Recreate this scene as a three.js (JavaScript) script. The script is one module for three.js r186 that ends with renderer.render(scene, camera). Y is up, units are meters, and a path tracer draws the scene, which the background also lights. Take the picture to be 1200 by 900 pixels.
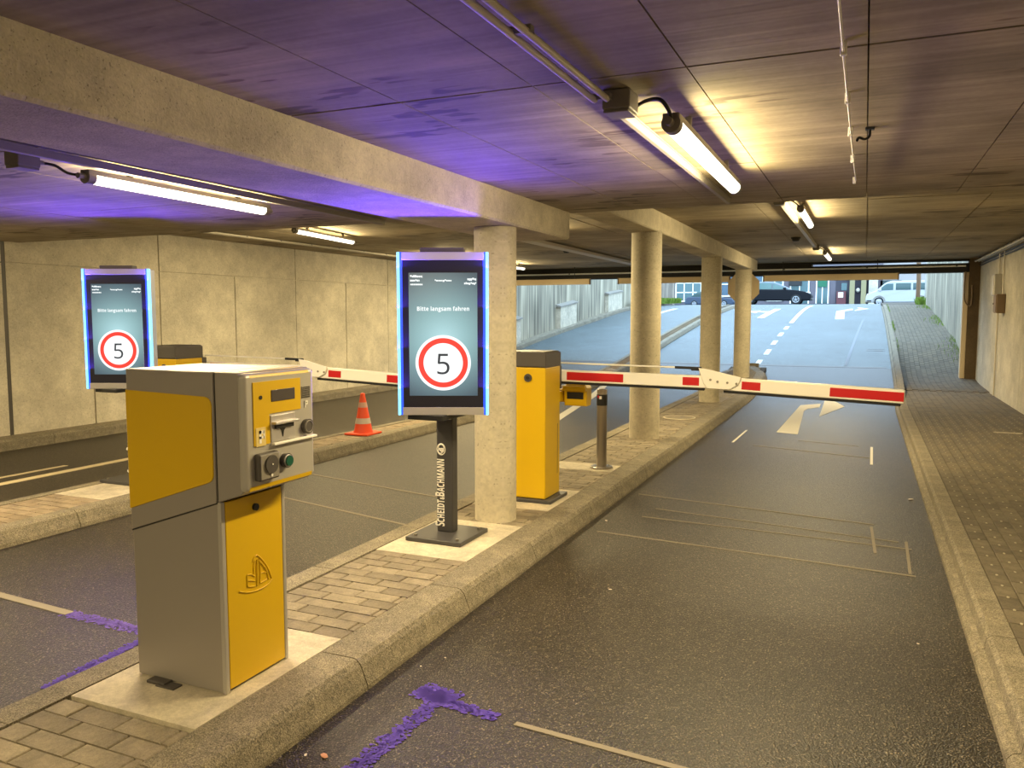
import * as THREE from 'three';
import { RoundedBoxGeometry } from 'three/addons/geometries/RoundedBoxGeometry.js';
import { mergeGeometries } from 'three/addons/utils/BufferGeometryUtils.js';
import { RectAreaLightUniformsLib } from 'three/addons/lights/RectAreaLightUniformsLib.js';
import { TextGeometry } from 'three/addons/geometries/TextGeometry.js';
import { FontLoader } from 'three/addons/loaders/FontLoader.js';

// ------------------------------------------------------------------ camera, sky, exposure
const scene = new THREE.Scene();
const camera = new THREE.PerspectiveCamera(2 * Math.atan(450 / 940) * 180 / Math.PI, 1200 / 900, 0.05, 300);
camera.position.set(0, 1.65, 0);
camera.rotation.order = 'YXZ';
camera.rotation.set(-4.925 * Math.PI / 180, 23.692 * Math.PI / 180, 0);
const renderer = new THREE.WebGLRenderer({ antialias: true });
renderer.toneMapping = THREE.LinearToneMapping;
renderer.toneMappingExposure = 1.27;
renderer.shadowMap.enabled = true;
RectAreaLightUniformsLib.init();
const SKY = [2.2, 3.1, 4.0];           // overcast daylight against warm lamps
const LAMP = new THREE.Color().setRGB(1.0, 0.785, 0.40);
const LAMP_I = 250;
const BLUE = new THREE.Color().setRGB(0.12, 0.05, 1.0);
const BLUE_I = 155;

// ------------------------------------------------------------------ random and noise
function rng(seed) { let s = seed >>> 0; return () => { s = (s + 0x6D2B79F5) >>> 0; let t = s; t = Math.imul(t ^ (t >>> 15), t | 1); t ^= t + Math.imul(t ^ (t >>> 7), t | 61); return ((t ^ (t >>> 14)) >>> 0) / 4294967296; }; }
const rnd = rng(7);
function lattice(nx, ny, seed) { const r = rng(seed), a = new Float32Array(nx * ny); for (let i = 0; i < a.length; i++) a[i] = r(); return a; }
// periodic value noise, nx by ny cells over the tile
function noise(size, nx, ny, seed) {
  const L = lattice(nx, ny, seed), out = new Float32Array(size * size);
  for (let j = 0; j < size; j++) {
    const fy = j / size * ny, y0 = Math.floor(fy), ty = fy - y0, sy = ty * ty * (3 - 2 * ty), ya = y0 % ny, yb = (y0 + 1) % ny;
    for (let i = 0; i < size; i++) {
      const fx = i / size * nx, x0 = Math.floor(fx), tx = fx - x0, sx = tx * tx * (3 - 2 * tx), xa = x0 % nx, xb = (x0 + 1) % nx;
      const a = L[ya * nx + xa], b = L[ya * nx + xb], c = L[yb * nx + xa], d = L[yb * nx + xb];
      out[j * size + i] = (a + (b - a) * sx) * (1 - sy) + (c + (d - c) * sx) * sy;
    }
  }
  return out;
}
function fbm(size, layers, seed) {   // layers: [nx, ny, weight]
  const out = new Float32Array(size * size); let w = 0;
  layers.forEach(([nx, ny, k], n) => { const a = noise(size, nx, ny, seed + n * 31); w += k; for (let i = 0; i < out.length; i++) out[i] += a[i] * k; });
  for (let i = 0; i < out.length; i++) out[i] /= w;
  return out;
}
const clamp01 = (v) => Math.max(0, Math.min(1, v));
const sstep = (a, b, x) => { const t = clamp01((x - a) / (b - a)); return t * t * (3 - 2 * t); };
function tex(size, fn, srgb = true) {   // fn(i) -> [r, g, b] 0..1, sRGB-coded
  const d = new Uint8Array(size * size * 4);
  for (let i = 0; i < size * size; i++) { const c = fn(i); d[4 * i] = clamp01(c[0]) * 255; d[4 * i + 1] = clamp01(c[1]) * 255; d[4 * i + 2] = clamp01(c[2]) * 255; d[4 * i + 3] = 255; }
  const t = new THREE.DataTexture(d, size, size); t.wrapS = t.wrapT = THREE.RepeatWrapping; t.magFilter = THREE.LinearFilter; t.minFilter = THREE.LinearMipmapLinearFilter; t.generateMipmaps = true;
  if (srgb) t.colorSpace = THREE.SRGBColorSpace; t.needsUpdate = true; return t;
}
const grey = (size, f) => tex(size, (i) => [f[i], f[i], f[i]], false);

// ------------------------------------------------------------------ the sky (air and cloud only)
{
  const w = 128, h = 64, d = new Float32Array(w * h * 4), n = fbm(128, [[6, 6, 1], [12, 12, .5]], 5);
  for (let j = 0; j < h; j++) for (let i = 0; i < w; i++) {
    const k = 0.9 + 0.2 * n[j * 128 + i], o = 4 * (j * w + i);
    d[o] = SKY[0] * k; d[o + 1] = SKY[1] * k; d[o + 2] = SKY[2] * k; d[o + 3] = 1;
  }
  const t = new THREE.DataTexture(d, w, h, THREE.RGBAFormat, THREE.FloatType); t.mapping = THREE.EquirectangularReflectionMapping; t.magFilter = THREE.LinearFilter; t.needsUpdate = true;
  scene.background = t;
}

// ------------------------------------------------------------------ materials
const S = THREE.MeshStandardMaterial;
function mat(o, tile) { const m = new S(o); if (tile) m.userData.tile = tile; return m; }
const rgb = (r, g, b) => new THREE.Color().setRGB(r, g, b);
const M = {};
{
  const N = 1024, blot = fbm(N, [[3, 3, 1], [7, 7, .7], [17, 17, .5], [41, 41, .3]], 11), fine = fbm(N, [[120, 120, 1], [256, 256, 1]], 12), pore = fbm(N, [[190, 190, 1], [340, 340, .6]], 13);
  const wall = (i) => { const v = .76 + (blot[i] - .5) * .32 + (fine[i] - .5) * .10 - sstep(.74, .9, pore[i]) * .14; return [v, v * .965, v * .885]; };
  M.concreteMap = tex(N, wall);
  const cb = new Float32Array(N * N); for (let i = 0; i < cb.length; i++) cb[i] = clamp01(.6 + (fine[i] - .5) * .5 - sstep(.74, .9, pore[i]) * .4);
  M.concreteBump = grey(N, cb);
  M.concrete = mat({ map: M.concreteMap, bumpMap: M.concreteBump, bumpScale: .004, roughness: .85 }, 2.4);
  M.beam = mat({ map: M.concreteMap, bumpMap: M.concreteBump, bumpScale: .005, roughness: .85, color: rgb(1.0, .98, .93) }, 1.3);
  M.column = mat({ map: M.concreteMap, bumpMap: M.concreteBump, bumpScale: .0015, roughness: .8, color: rgb(.98, .96, .9) }, 3.1);
  // smooth formwork ceiling with wood grain streaks and dark scrub marks
  const st = fbm(N, [[3, 90, 1], [9, 200, .8], [2, 30, .7]], 21), big = fbm(N, [[4, 4, 1], [9, 9, .6], [21, 21, .4]], 22), scr = fbm(N, [[16, 60, 1], [34, 130, .6]], 23), reg = fbm(N, [[3, 3, 1], [6, 6, .5]], 24);
  const ceil = (i) => { let v = .62 + (st[i] - .5) * .20 + (big[i] - .5) * .30 + (fine[i] - .5) * .05; const s = sstep(.62, .72, scr[i]) * sstep(.48, .62, reg[i]); v -= s * .19; return [v, v * (.925 - s * .05), v * (.79 - s * .06)]; };
  M.ceiling = mat({ map: tex(N, ceil), bumpMap: grey(N, st), bumpScale: .0015, roughness: .75 }, 2.9);
  M.ceilingFar = mat({ map: M.ceiling.map, roughness: .75, color: rgb(1, .99, .96) }, 3.7);
}
{
  const N = 2048, low = fbm(512, [[3, 3, 1], [7, 7, .8], [15, 15, .6], [33, 33, .5]], 31), r = rng(32), sp = new Float32Array(N * N);
  for (let i = 0; i < sp.length; i++) sp[i] = r();
  const sm = new Float32Array(N * N);
  for (let j = 0; j < N; j++) for (let i = 0; i < N; i++) { const a = sp[j * N + i], b = sp[j * N + (i + 1) % N], c = sp[((j + 1) % N) * N + i], d = sp[((j + 1) % N) * N + (i + 1) % N]; sm[j * N + i] = (a + b + c + d) / 4; }
  const asp = (i) => { const x = i % N, y = (i / N) | 0, l = low[(y >> 2) * 512 + (x >> 2)], s = sm[i]; const v = .235 + (l - .5) * .12 + (s - .5) * .46 + sstep(.64, .80, s) * .42; return [v, v * .965, v * .91]; };
  M.asphaltMap = tex(N, asp);
  M.asphaltBump = grey(N, sm);
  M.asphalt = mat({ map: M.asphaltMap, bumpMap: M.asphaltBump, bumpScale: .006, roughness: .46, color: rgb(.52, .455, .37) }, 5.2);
  M.asphaltOutSkyTint = mat({ map: M.asphaltMap, bumpMap: M.asphaltBump, bumpScale: .004, roughness: .52, color: rgb(.92, 1.34, 1.66) }, 5.2);  // outdoor asphalt; the blue sky reflection is put into its colour
}
{
  const N = 512, r = rng(41), f = new Float32Array(N * N); for (let i = 0; i < f.length; i++) f[i] = r();
  const b = fbm(N, [[4, 4, 1], [11, 11, .7], [29, 29, .6], [90, 90, .6]], 42);
  const g = new Float32Array(N * N); for (let j = 0; j < N; j++) for (let i = 0; i < N; i++) g[j * N + i] = (f[j * N + i] + f[j * N + (i + 1) % N] + f[((j + 1) % N) * N + i] + f[((j + 1) % N) * N + (i + 1) % N]) / 4;
  M.kerb = mat({ map: tex(N, (i) => { const v = .56 + (b[i] - .5) * .30 + (g[i] - .5) * .62; return [v, v * .95, v * .84]; }), color: rgb(.72, .70, .66), bumpMap: grey(N, g), bumpScale: .003, roughness: .85 }, .9);
  M.paverMap = tex(N, (i) => { const v = .56 + (b[i] - .5) * .30 + (g[i] - .5) * .12; return [v, v * .94, v * .84]; });
  M.pavers = [[.84, .81, .75], [.74, .71, .65], [.93, .90, .82]].map((c) => mat({ map: M.paverMap, bumpMap: M.kerb.bumpMap, bumpScale: .0015, roughness: .85, color: rgb(...c) }, .8));
  M.paversWalk = [[.5, .48, .43], [.43, .41, .37], [.56, .54, .48]].map((c) => mat({ map: M.paverMap, bumpMap: M.kerb.bumpMap, bumpScale: .0015, roughness: .85, color: rgb(...c) }, .8));
  M.paversWarm = [[1.0, .90, .78], [.9, .80, .68], [1.05, .95, .84]].map((c) => mat({ map: M.paverMap, roughness: .85, color: rgb(...c) }, .8));
  M.slab = mat({ map: tex(N, (i) => { const v = .74 + (b[i] - .5) * .34 + (g[i] - .5) * .12; return [v, v * .95, v * .85]; }), bumpMap: M.kerb.bumpMap, bumpScale: .001, roughness: .8 }, 1.1);
  M.mortar = mat({ color: rgb(.07, .055, .04), roughness: 1 });
  // board-marked retaining walls outside
  const bd = fbm(N, [[30, 2, 1], [90, 3, 1], [240, 4, .8]], 44), bl = fbm(N, [[5, 3, 1], [11, 7, .7]], 45);
  M.boardWall = mat({ color: rgb(.74, .68, .57), map: tex(N, (i) => { const v = .66 + (bd[i] - .5) * .75 + (bl[i] - .5) * .22; return [v, v * .985, v * .93]; }), bumpMap: grey(N, bd), bumpScale: .006, roughness: .9 }, 4.2);
  M.boardWallBrown = mat({ map: M.boardWall.map, color: rgb(.55, .47, .42), roughness: .9 }, 4.2);
}
M.yellow = mat({ color: rgb(.63, .40, .005), roughness: .38 });
M.yellowSide = mat({ color: rgb(.63, .40, .005), roughness: .4 });
M.machineGrey = mat({ color: rgb(.31, .285, .265), roughness: .42, metalness: .25 });
M.machineSilver = mat({ color: rgb(.44, .42, .39), roughness: .4, metalness: .3 });
M.darkGrey = mat({ color: rgb(.07, .062, .058), roughness: .5 });
M.black = mat({ color: rgb(.012, .012, .013), roughness: .45 });
M.rubber = mat({ color: rgb(.01, .01, .012), roughness: .8 });
M.postGrey = mat({ color: rgb(.06, .058, .062), roughness: .45, metalness: .2 });
M.silver = mat({ color: rgb(.55, .53, .53), roughness: .35, metalness: .6 });
M.steel = mat({ color: rgb(.42, .38, .33), roughness: .28, metalness: .9 });
M.galv = mat({ color: rgb(.52, .5, .46), roughness: .45, metalness: .55 });
M.white = mat({ color: rgb(.86, .84, .78), roughness: .4 });
M.whitePaint = mat({ color: rgb(.55, .53, .48), roughness: .75 });
M.wornPaint = mat({ color: rgb(.25, .22, .175), roughness: .8 });
M.whitePaintOut = mat({ color: rgb(.72, .72, .72), roughness: .75 });
M.bluePaint = mat({ color: rgb(.10, .05, .50), roughness: .7 });
M.bluePaintPale = mat({ color: rgb(.15, .09, .52), roughness: .7 });
M.red = mat({ color: rgb(.52, .008, .012), roughness: .4 });
M.orange = mat({ color: rgb(.85, .085, .02), roughness: .5 });
M.lightPlastic = mat({ color: rgb(.62, .58, .5), roughness: .5 });
M.greyPlastic = mat({ color: rgb(.24, .22, .19), roughness: .55 });
M.brownPlastic = mat({ color: rgb(.22, .15, .09), roughness: .6 });
M.lcd = mat({ color: rgb(.07, .06, .06), roughness: .2 });
M.glassBlack = mat({ color: rgb(.003, .003, .014), roughness: .5 });
M.tube = mat({ color: rgb(.9, .88, .8), roughness: .4, emissive: rgb(1, .92, .74), emissiveIntensity: 2.6 });
M.led = mat({ color: rgb(.1, .3, .8), roughness: .3, emissive: rgb(.2, .72, 1), emissiveIntensity: 1.35 });
M.ledHalo = mat({ color: rgb(.02, .05, .6), roughness: .3, emissive: rgb(.02, .09, .9), emissiveIntensity: .85 });
M.lintel = mat({ color: rgb(.012, .011, .010), roughness: .6 });
M.signBack = mat({ color: rgb(.5, .4, .26), roughness: .55, metalness: .1 });
M.clearanceBar = mat({ color: rgb(.72, .58, .38), roughness: .5 });
M.carBlack = new THREE.MeshPhysicalMaterial({ color: rgb(.006, .007, .011), roughness: .6, clearcoat: .08, clearcoatRoughness: .2, specularIntensity: .3 });
M.vanWhite = new THREE.MeshPhysicalMaterial({ color: rgb(.42, .43, .44), roughness: .35, clearcoat: .6 });
M.carGlass = mat({ color: rgb(.05, .09, .09), roughness: .06, metalness: .2 });
M.tyre = mat({ color: rgb(.012, .012, .012), roughness: .8 });
M.rim = mat({ color: rgb(.45, .47, .5), roughness: .3, metalness: .7 });
M.grass = mat({ color: rgb(.17, .26, .03), roughness: .9, side: THREE.DoubleSide });
M.facade = mat({ color: rgb(.15, .135, .16), roughness: .9 });
M.facadePale = mat({ color: rgb(.36, .33, .32), roughness: .9 });
M.facadeDark = mat({ color: rgb(.05, .045, .06), roughness: .7 });
M.pane = mat({ color: rgb(.05, .09, .13), roughness: .08, metalness: .3 });
M.paneTeal = mat({ color: rgb(.07, .13, .14), roughness: .1, metalness: .2 });
M.greenSign = mat({ color: rgb(.01, .14, .07), roughness: .5 });
M.ochre = mat({ color: rgb(.3, .26, .14), roughness: .8 });
M.ground = mat({ color: rgb(.25, .25, .22), roughness: .95 });

// ------------------------------------------------------------------ helpers
function uvBox(g, tile, ou = 0, ov = 0) {
  if (!g.attributes.normal) g.computeVertexNormals();
  const p = g.attributes.position, n = g.attributes.normal, uv = new Float32Array(p.count * 2);
  for (let i = 0; i < p.count; i++) {
    const ax = Math.abs(n.getX(i)), ay = Math.abs(n.getY(i)), az = Math.abs(n.getZ(i)); let u, v;
    if (ay >= ax && ay >= az) { u = p.getX(i); v = p.getZ(i); } else if (ax >= az) { u = p.getZ(i); v = p.getY(i); } else { u = p.getX(i); v = p.getY(i); }
    uv[2 * i] = u / tile + ou; uv[2 * i + 1] = v / tile + ov;
  }
  g.setAttribute('uv', new THREE.BufferAttribute(uv, 2)); return g;
}
const used = {};
function numbered(n) { used[n] = (used[n] ?? -1) + 1; return used[n] ? n + '_' + String(used[n]).padStart(3, '0') : n; }
function flat(g) { const h = g.index ? g.toNonIndexed() : g; for (const k of Object.keys(h.attributes)) if (!['position', 'normal', 'uv'].includes(k)) h.deleteAttribute(k); if (!h.attributes.normal) h.computeVertexNormals(); if (!h.attributes.uv) h.setAttribute('uv', new THREE.BufferAttribute(new Float32Array(h.attributes.position.count * 2), 2)); return h; }
const merge = (list) => list.length === 1 ? list[0] : mergeGeometries(list.map(flat));
function obj(name, geo, m, parent = scene, label) {
  const g = Array.isArray(geo) ? merge(geo) : geo;
  if (m.userData.tile) uvBox(g, m.userData.tile, m.userData.jit ? rnd() : 0, m.userData.jit ? rnd() : 0);
  const o = new THREE.Mesh(g, m); o.name = parent === scene ? numbered(name) : name; o.castShadow = o.receiveShadow = true;
  if (label) o.userData.label = label;
  parent.add(o); return o;
}
function thing(name, label, category, pos = [0, 0, 0], turn = 0, group) {
  const o = new THREE.Group(); o.name = numbered(name); o.position.set(...pos); o.rotation.y = turn; o.userData = { label, category }; if (group) o.userData.group = group; scene.add(o); return o;
}
function tag(o, label, category, group) { o.userData.label = label; o.userData.category = category; if (group) o.userData.group = group; return o; }
function struct(name, geo, m) { const o = geo ? obj(name, geo, m) : (() => { const g = new THREE.Group(); g.name = numbered(name); scene.add(g); return g; })(); o.userData.kind = 'structure'; return o; }
function dup(root, pos, turn, label, group) { const r = root.clone(); r.name = numbered(root.name.replace(/_\d{3}$/, '')); r.position.set(...pos); r.rotation.y = turn; r.userData = { ...root.userData, label }; if (group) r.userData.group = group; scene.add(r); return r; }
const bx = (x0, x1, y0, y1, z0, z1) => new THREE.BoxGeometry(Math.abs(x1 - x0), Math.abs(y1 - y0), Math.abs(z1 - z0)).translate((x0 + x1) / 2, (y0 + y1) / 2, (z0 + z1) / 2);
const rb = (x0, x1, y0, y1, z0, z1, r = .006, s = 2) => new RoundedBoxGeometry(Math.abs(x1 - x0), Math.abs(y1 - y0), Math.abs(z1 - z0), s, r).translate((x0 + x1) / 2, (y0 + y1) / 2, (z0 + z1) / 2);
const V = (x, y, z) => new THREE.Vector3(x, y, z);
function rod(a, b, r, seg = 12) { const d = V(...b).sub(V(...a)), g = new THREE.CylinderGeometry(r, r, d.length(), seg); g.applyQuaternion(new THREE.Quaternion().setFromUnitVectors(V(0, 1, 0), d.clone().normalize())); return g.translate((a[0] + b[0]) / 2, (a[1] + b[1]) / 2, (a[2] + b[2]) / 2); }
const tube = (pts, r, n = 24, seg = 8) => new THREE.TubeGeometry(new THREE.CatmullRomCurve3(pts.map((p) => V(...p))), n, r, seg);
function shape(pts) { const s = new THREE.Shape(); pts.forEach(([x, y], i) => i ? s.lineTo(x, y) : s.moveTo(x, y)); s.closePath(); return s; }
// polygon in x/y pulled along z from z0 (near) to z1 (far)
function prism(pts, z0, z1, bevel = 0) { const d = Math.abs(z1 - z0) - 2 * bevel; return new THREE.ExtrudeGeometry(shape(pts), { depth: d, bevelEnabled: bevel > 0, bevelSize: bevel, bevelThickness: bevel, bevelOffset: -bevel, bevelSegments: 2 }).translate(0, 0, Math.min(z0, z1) + bevel); }
// polygon given in z/y, pulled along x
function prismX(pts, x0, x1, bevel = 0) { return prism(pts.map(([z, y]) => [-z, y]), x0, x1, bevel).rotateY(0).applyMatrix4(new THREE.Matrix4().makeBasis(V(0, 0, -1), V(0, 1, 0), V(1, 0, 0))); }
// flat marking: polygon in x/z on the road, following its height
function marking(polys, lift = .004, th = .004) {
  const list = polys.map((pts) => { const g = new THREE.ExtrudeGeometry(shape(pts.map(([x, z]) => [x, -z])), { depth: th, bevelEnabled: false }); g.rotateX(-Math.PI / 2); const p = g.attributes.position; for (let i = 0; i < p.count; i++) p.setY(i, p.getY(i) + R(p.getZ(i)) + lift - th); g.computeVertexNormals(); return g; });
  return merge(list);
}

// ------------------------------------------------------------------ the run of the road: level inside, ramp outside, street on top
const RT = [[20, 0], [-16, 0], [-18, .12], [-20, .33], [-22, .58], [-24, .82], [-26, 1.03], [-28, 1.24], [-30, 1.43], [-32, 1.61], [-34, 1.77], [-36, 1.9], [-38, 2.0], [-42, 2.12], [-48, 2.24], [-60, 2.33], [-120, 2.5]];
function R(z) { for (let i = 1; i < RT.length; i++) if (z >= RT[i][0]) { const [a, ya] = RT[i - 1], [b, yb] = RT[i]; return ya + (yb - ya) * (z - a) / (b - a); } return 2.5; }
const W = (z) => .13 + R(z) * (z > -18 ? 0 : z < -24 ? 1 : .18 + .82 * sstep(-19, -24, z) * (z < -19 ? 1 : 0));   // height of the walkway on the right
// a prism with the outline [[x, y], ...] from zA to zB, its points moved by dx(z) and dy(z)
function runGeo(outline, zA, zB, n, dx = () => 0, dy = R) {
  const P = [], k = outline.length, cap = THREE.ShapeUtils.triangulateShape(outline.map(([x, y]) => new THREE.Vector2(x, y)), []);
  const ring = (i) => { const z = zA + (zB - zA) * i / n; return outline.map(([x, y]) => [x + (typeof dx(z) === 'function' ? dx(z)(x) : dx(z)), y + dy(z), z]); };
  const rings = []; for (let i = 0; i <= n; i++) rings.push(ring(i));
  for (let i = 0; i < n; i++) for (let j = 0; j < k; j++) { const a = rings[i][j], b = rings[i][(j + 1) % k], c = rings[i + 1][(j + 1) % k], d = rings[i + 1][j]; P.push(...a, ...c, ...b, ...a, ...d, ...c); }
  for (const [a, b, c] of cap) { P.push(...rings[0][a], ...rings[0][b], ...rings[0][c]); P.push(...rings[n][a], ...rings[n][c], ...rings[n][b]); }
  const area = outline.reduce((s, [x, y], i) => { const [u, v] = outline[(i + 1) % k]; return s + x * v - u * y; }, 0);
  if ((area > 0) !== (zB < zA)) for (let i = 0; i < P.length; i += 9) for (let q = 0; q < 3; q++) { const t = P[i + 3 + q]; P[i + 3 + q] = P[i + 6 + q]; P[i + 6 + q] = t; }
  const g = new THREE.BufferGeometry(); g.setAttribute('position', new THREE.Float32BufferAttribute(P, 3)); g.computeVertexNormals(); return g;
}
const ZP = -20.6;    // the portal

// ------------------------------------------------------------------ floor, ramp, street
struct('floor', runGeo([[-9.9, -.3], [.66, -.3], [.66, 0], [-9.9, 0]], 8.1, ZP, 60), M.asphalt);
const ramp = struct('ramp', runGeo([[-9.9, -.4], [.66, -.4], [.66, 0], [-9.9, 0]], ZP, -42, 22), M.asphaltOutSkyTint);
struct('street', runGeo([[-70, -.4], [50, -.4], [50, 0], [-70, 0]], -42, -120, 40), M.asphaltOutSkyTint);
struct('drain_channel', runGeo([[-9.4, -.02], [.5, -.02], [.5, .004], [-9.4, .004]], ZP + .02, ZP - .14, 1), M.darkGrey);

// ------------------------------------------------------------------ kerb stones, pavers and slabs
function stones(parent, outline, zA, zB, len, dx, dy, m = M.kerb) {
  for (let z = zA; z > zB + .05; z -= len) { const e = Math.max(zB, z - len); obj('kerb_stone', runGeo(outline, z - .003, e + .003, Math.max(1, Math.round((z - e) / 1)), dx, dy), m, parent); }
}
const paverGeos = {};
function paverGeo(w, h, d, v) {
  const key = [w, h, d, v].join(); if (paverGeos[key]) return paverGeos[key];
  const c = .004, g = prism([[-w / 2, -h], [w / 2, -h], [w / 2, -c], [w / 2 - c, 0], [-w / 2 + c, 0], [-w / 2, -c]], d / 2, -d / 2);
  uvBox(g, .8, v * .37, v * .61); return (paverGeos[key] = g);
}
let paverCount = 0;
function paverField(parent, x0, x1, zA, zB, mats, limit, pw = .24, pd = .1, dx = () => 0, bound) {
  const rest = []; let row = 0;
  for (let z = zA; z - pd > zB - .03; z -= pd, row++) {
    const zc = z - pd / 2, o = dx(zc); let [a, b] = bound ? bound(zc) : [x0, x1]; let x = a - (row % 2 ? pw * .45 : pw * .05) ;
    while (x < b - .02) {
      const l = Math.max(a, x), r = Math.min(b, x + pw); x += pw; if (r - l < .035) continue;
      const w = Math.round((r - l - .007) * 200) / 200, v = (rnd() * 3) | 0, g = paverGeo(w, .05, pd - .007, v), y = .13 + R(zc) - .002 + (rnd() - .5) * .003;
      if (paverCount < limit) { const p = new THREE.Mesh(g, mats[(rnd() * mats.length) | 0]); p.name = 'paver'; p.position.set((l + r) / 2 + o, y, zc); p.rotation.x = Math.atan2(R(zc + .1) - R(zc - .1), .2) * -1; p.castShadow = p.receiveShadow = true; parent.add(p); paverCount++; }
      else rest.push(g.clone().translate((l + r) / 2 + o, y, zc));
    }
  }
  return rest;
}
// the island with the pay station, between the right and the middle lane
const island = struct('traffic_island', runGeo([[-2.92, -.2], [-2.1, -.2], [-2.1, .1], [-2.92, .1]], 1.5, -19.8, 22), M.mortar);
const narrow = (z) => z < -18.8 ? (-18.8 - z) * .35 : 0;
stones(island, [[-1.95, -.1], [-1.955, .02], [-1.99, .105], [-2.012, .128], [-2.03, .132], [-2.2, .132], [-2.2, -.1]], 1.13, -19.8, 1.0, (z) => (x) => -narrow(z), R);
stones(island, [[-3.03, -.1], [-3.025, .12], [-3.01, .132], [-2.87, .132], [-2.87, -.1]], 1.13, -19.8, 1.0, (z) => (x) => narrow(z), R);
obj('kerb_stone', bx(-2.72, -2.28, .2, .5, -19.86, -19.8), M.kerb, island);
const rest1 = [];
const slabs1 = [[-2.125, -3.03], [-4.32, -5.22], [-5.72, -6.5], [-7.42, -7.78]];
for (const [a, b] of slabs1) obj('concrete_slab', runGeo([[-2.862, .0], [-2.208, .0], [-2.208, .13], [-2.862, .13]], a, b, 1), M.slab, island);
for (const [a, b] of [[-1.1, -2.12], [-3.035, -4.32], [-5.23, -5.72], [-6.5, -7.42], [-7.79, -19.7]]) rest1.push(...paverField(island, -2.862, -2.208, a, b, M.pavers, 298));
obj('paver', rest1, M.pavers[0], island).userData.kind = 'stuff';
obj('manhole_cover', [new THREE.CylinderGeometry(.22, .22, .012, 28).translate(-2.47, .132, -11.8)], M.pavers[0], island); obj('manhole_rim', new THREE.TorusGeometry(.225, .018, 6, 32).scale(1, 1, .4).rotateX(Math.PI / 2).translate(-2.47, .134, -11.8), M.slab, island);
// the second island, between the middle and the left lane; it runs on up the ramp as the divider
const drift = (z) => z > -10 ? 0 : Math.min(.22, (-10 - z) * .022);
const leftEdge = (z) => z > -5.4 ? 0 : z > -10 ? (-5.4 - z) * .075 : .345 + drift(z) ;
const island2 = struct('traffic_island', runGeo([[-6.34, -.2], [-5.66, -.2], [-5.66, .1], [-6.34, .1]], 1, -38, 40, (z) => (x) => x < -6 ? leftEdge(z) : drift(z)), M.mortar);
stones(island2, [[-5.53, -.1], [-5.535, .03], [-5.575, .115], [-5.6, .132], [-5.7, .132], [-5.7, -.1]], -.26, -38, 1.0, (z) => drift(z), R);
stones(island2, [[-6.42, -.1], [-6.41, .12], [-6.39, .132], [-6.29, .132], [-6.29, -.1]], -.26, -38, 1.0, (z) => leftEdge(z), R);
paverCount = 0;
const rest2 = [];
const b2 = (z) => [-6.285 + leftEdge(z), -5.705 + drift(z)];
for (const [a, b] of [[-4.6, -5.62], [-5.72, -6.35]]) obj('concrete_slab', runGeo([[-6.283, 0], [-5.707, 0], [-5.707, .13], [-6.283, .13]], a, b, 1, (z) => (x) => x < -6 ? leftEdge(z) : 0), M.slab, island2);
for (const [a, b] of [[-3.0, -4.6], [-6.36, -30]]) rest2.push(...paverField(island2, 0, 0, a, b, M.paversWarm, 260, .24, .1, () => 0, b2));
obj('paver', rest2, M.paversWarm[1], island2).userData.kind = 'stuff';

// the walkway along the right wall: small pavers with light joint spacers
const walk = struct('walkway', runGeo([[.65, -.2], [2.3, -.2], [2.3, -.025], [.65, -.025]], 8.1, -42, 60, () => 0, W), M.mortar);
const kerbR = struct('kerb', null);
const kx = (z) => z > -15 ? 0 : Math.min(.07, (-15 - z) * .02);
const KW = (z) => z > -16 ? 0 : R(z);
stones(kerbR, [[.525, -.1], [.53, .03], [.548, .052], [.575, .06], [.583, .112], [.602, .132], [.7, .132], [.7, -.1]], 2.7, -37, 1.0, kx, KW);
const spacers = [];
{
  const PW = .1068, PL = .2045, n0 = 15; let cnt = 0; const restW = [];
  for (let c = 0; c < n0; c++) {
    const x = .705 + PW * (c + .5) + (c > 0 ? 0 : 0), off = c % 2 ? PL / 2 : 0;
    for (let z = -3.3 - off; z > -36.5; z -= PL) {
      const zc = z - PL / 2, v = (rnd() * 3) | 0, g = paverGeo(.104, .04, .2, v), y = W(zc) + (rnd() - .5) * .002;
      const show = zc > -7.7 && (x > .705) && cnt < 300 && zc < -3.9 - (x - .7) * 1.2;
      if (show) { const p = new THREE.Mesh(g, M.paversWalk[(rnd() * 3) | 0]); p.name = 'paver'; p.position.set(x, y, zc); p.castShadow = p.receiveShadow = true; walk.add(p); cnt++; }
      else restW.push([x, y, zc, (rnd() * 3) | 0, Math.atan2(W(zc + .1) - W(zc - .1), .2)]);
      if (z > -14 && z < -3.4) spacers.push([x, W(z) + .001, z + .001]);
    }
  }
  const list = restW, g = paverGeo(.104, .04, .2, 0).clone(), im = new THREE.InstancedMesh(g, mat({ map: M.paverMap, roughness: .85, color: rgb(.5, .48, .43) }), list.length), m4 = new THREE.Matrix4();
  list.forEach(([x, y, z, k, a], i) => { m4.makeRotationX(-a); m4.setPosition(x, y, z); im.setMatrixAt(i, m4); im.setColorAt(i, rgb(...[[1, 1, 1], [.86, .86, .86], [1.12, 1.1, 1.06]][k])); });
  im.name = 'paver'; im.userData.kind = 'stuff'; im.castShadow = im.receiveShadow = true; walk.add(im);
  const sg = new THREE.CylinderGeometry(.009, .009, .004, 6).scale(.8, 1, 1.6), sm = new THREE.InstancedMesh(sg, mat({ color: rgb(.4, .36, .27), roughness: .9 }), spacers.length);
  spacers.forEach(([x, y, z], i) => { m4.makeTranslation(x - .0, y, z); sm.setMatrixAt(i, m4); }); sm.name = 'joint_spacer'; sm.userData.kind = 'stuff'; walk.add(sm);
}
obj('cover_strip', rb(1.58, 1.9, .126, .136, -12.0, -11.94, .003), M.slab, walk);

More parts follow.
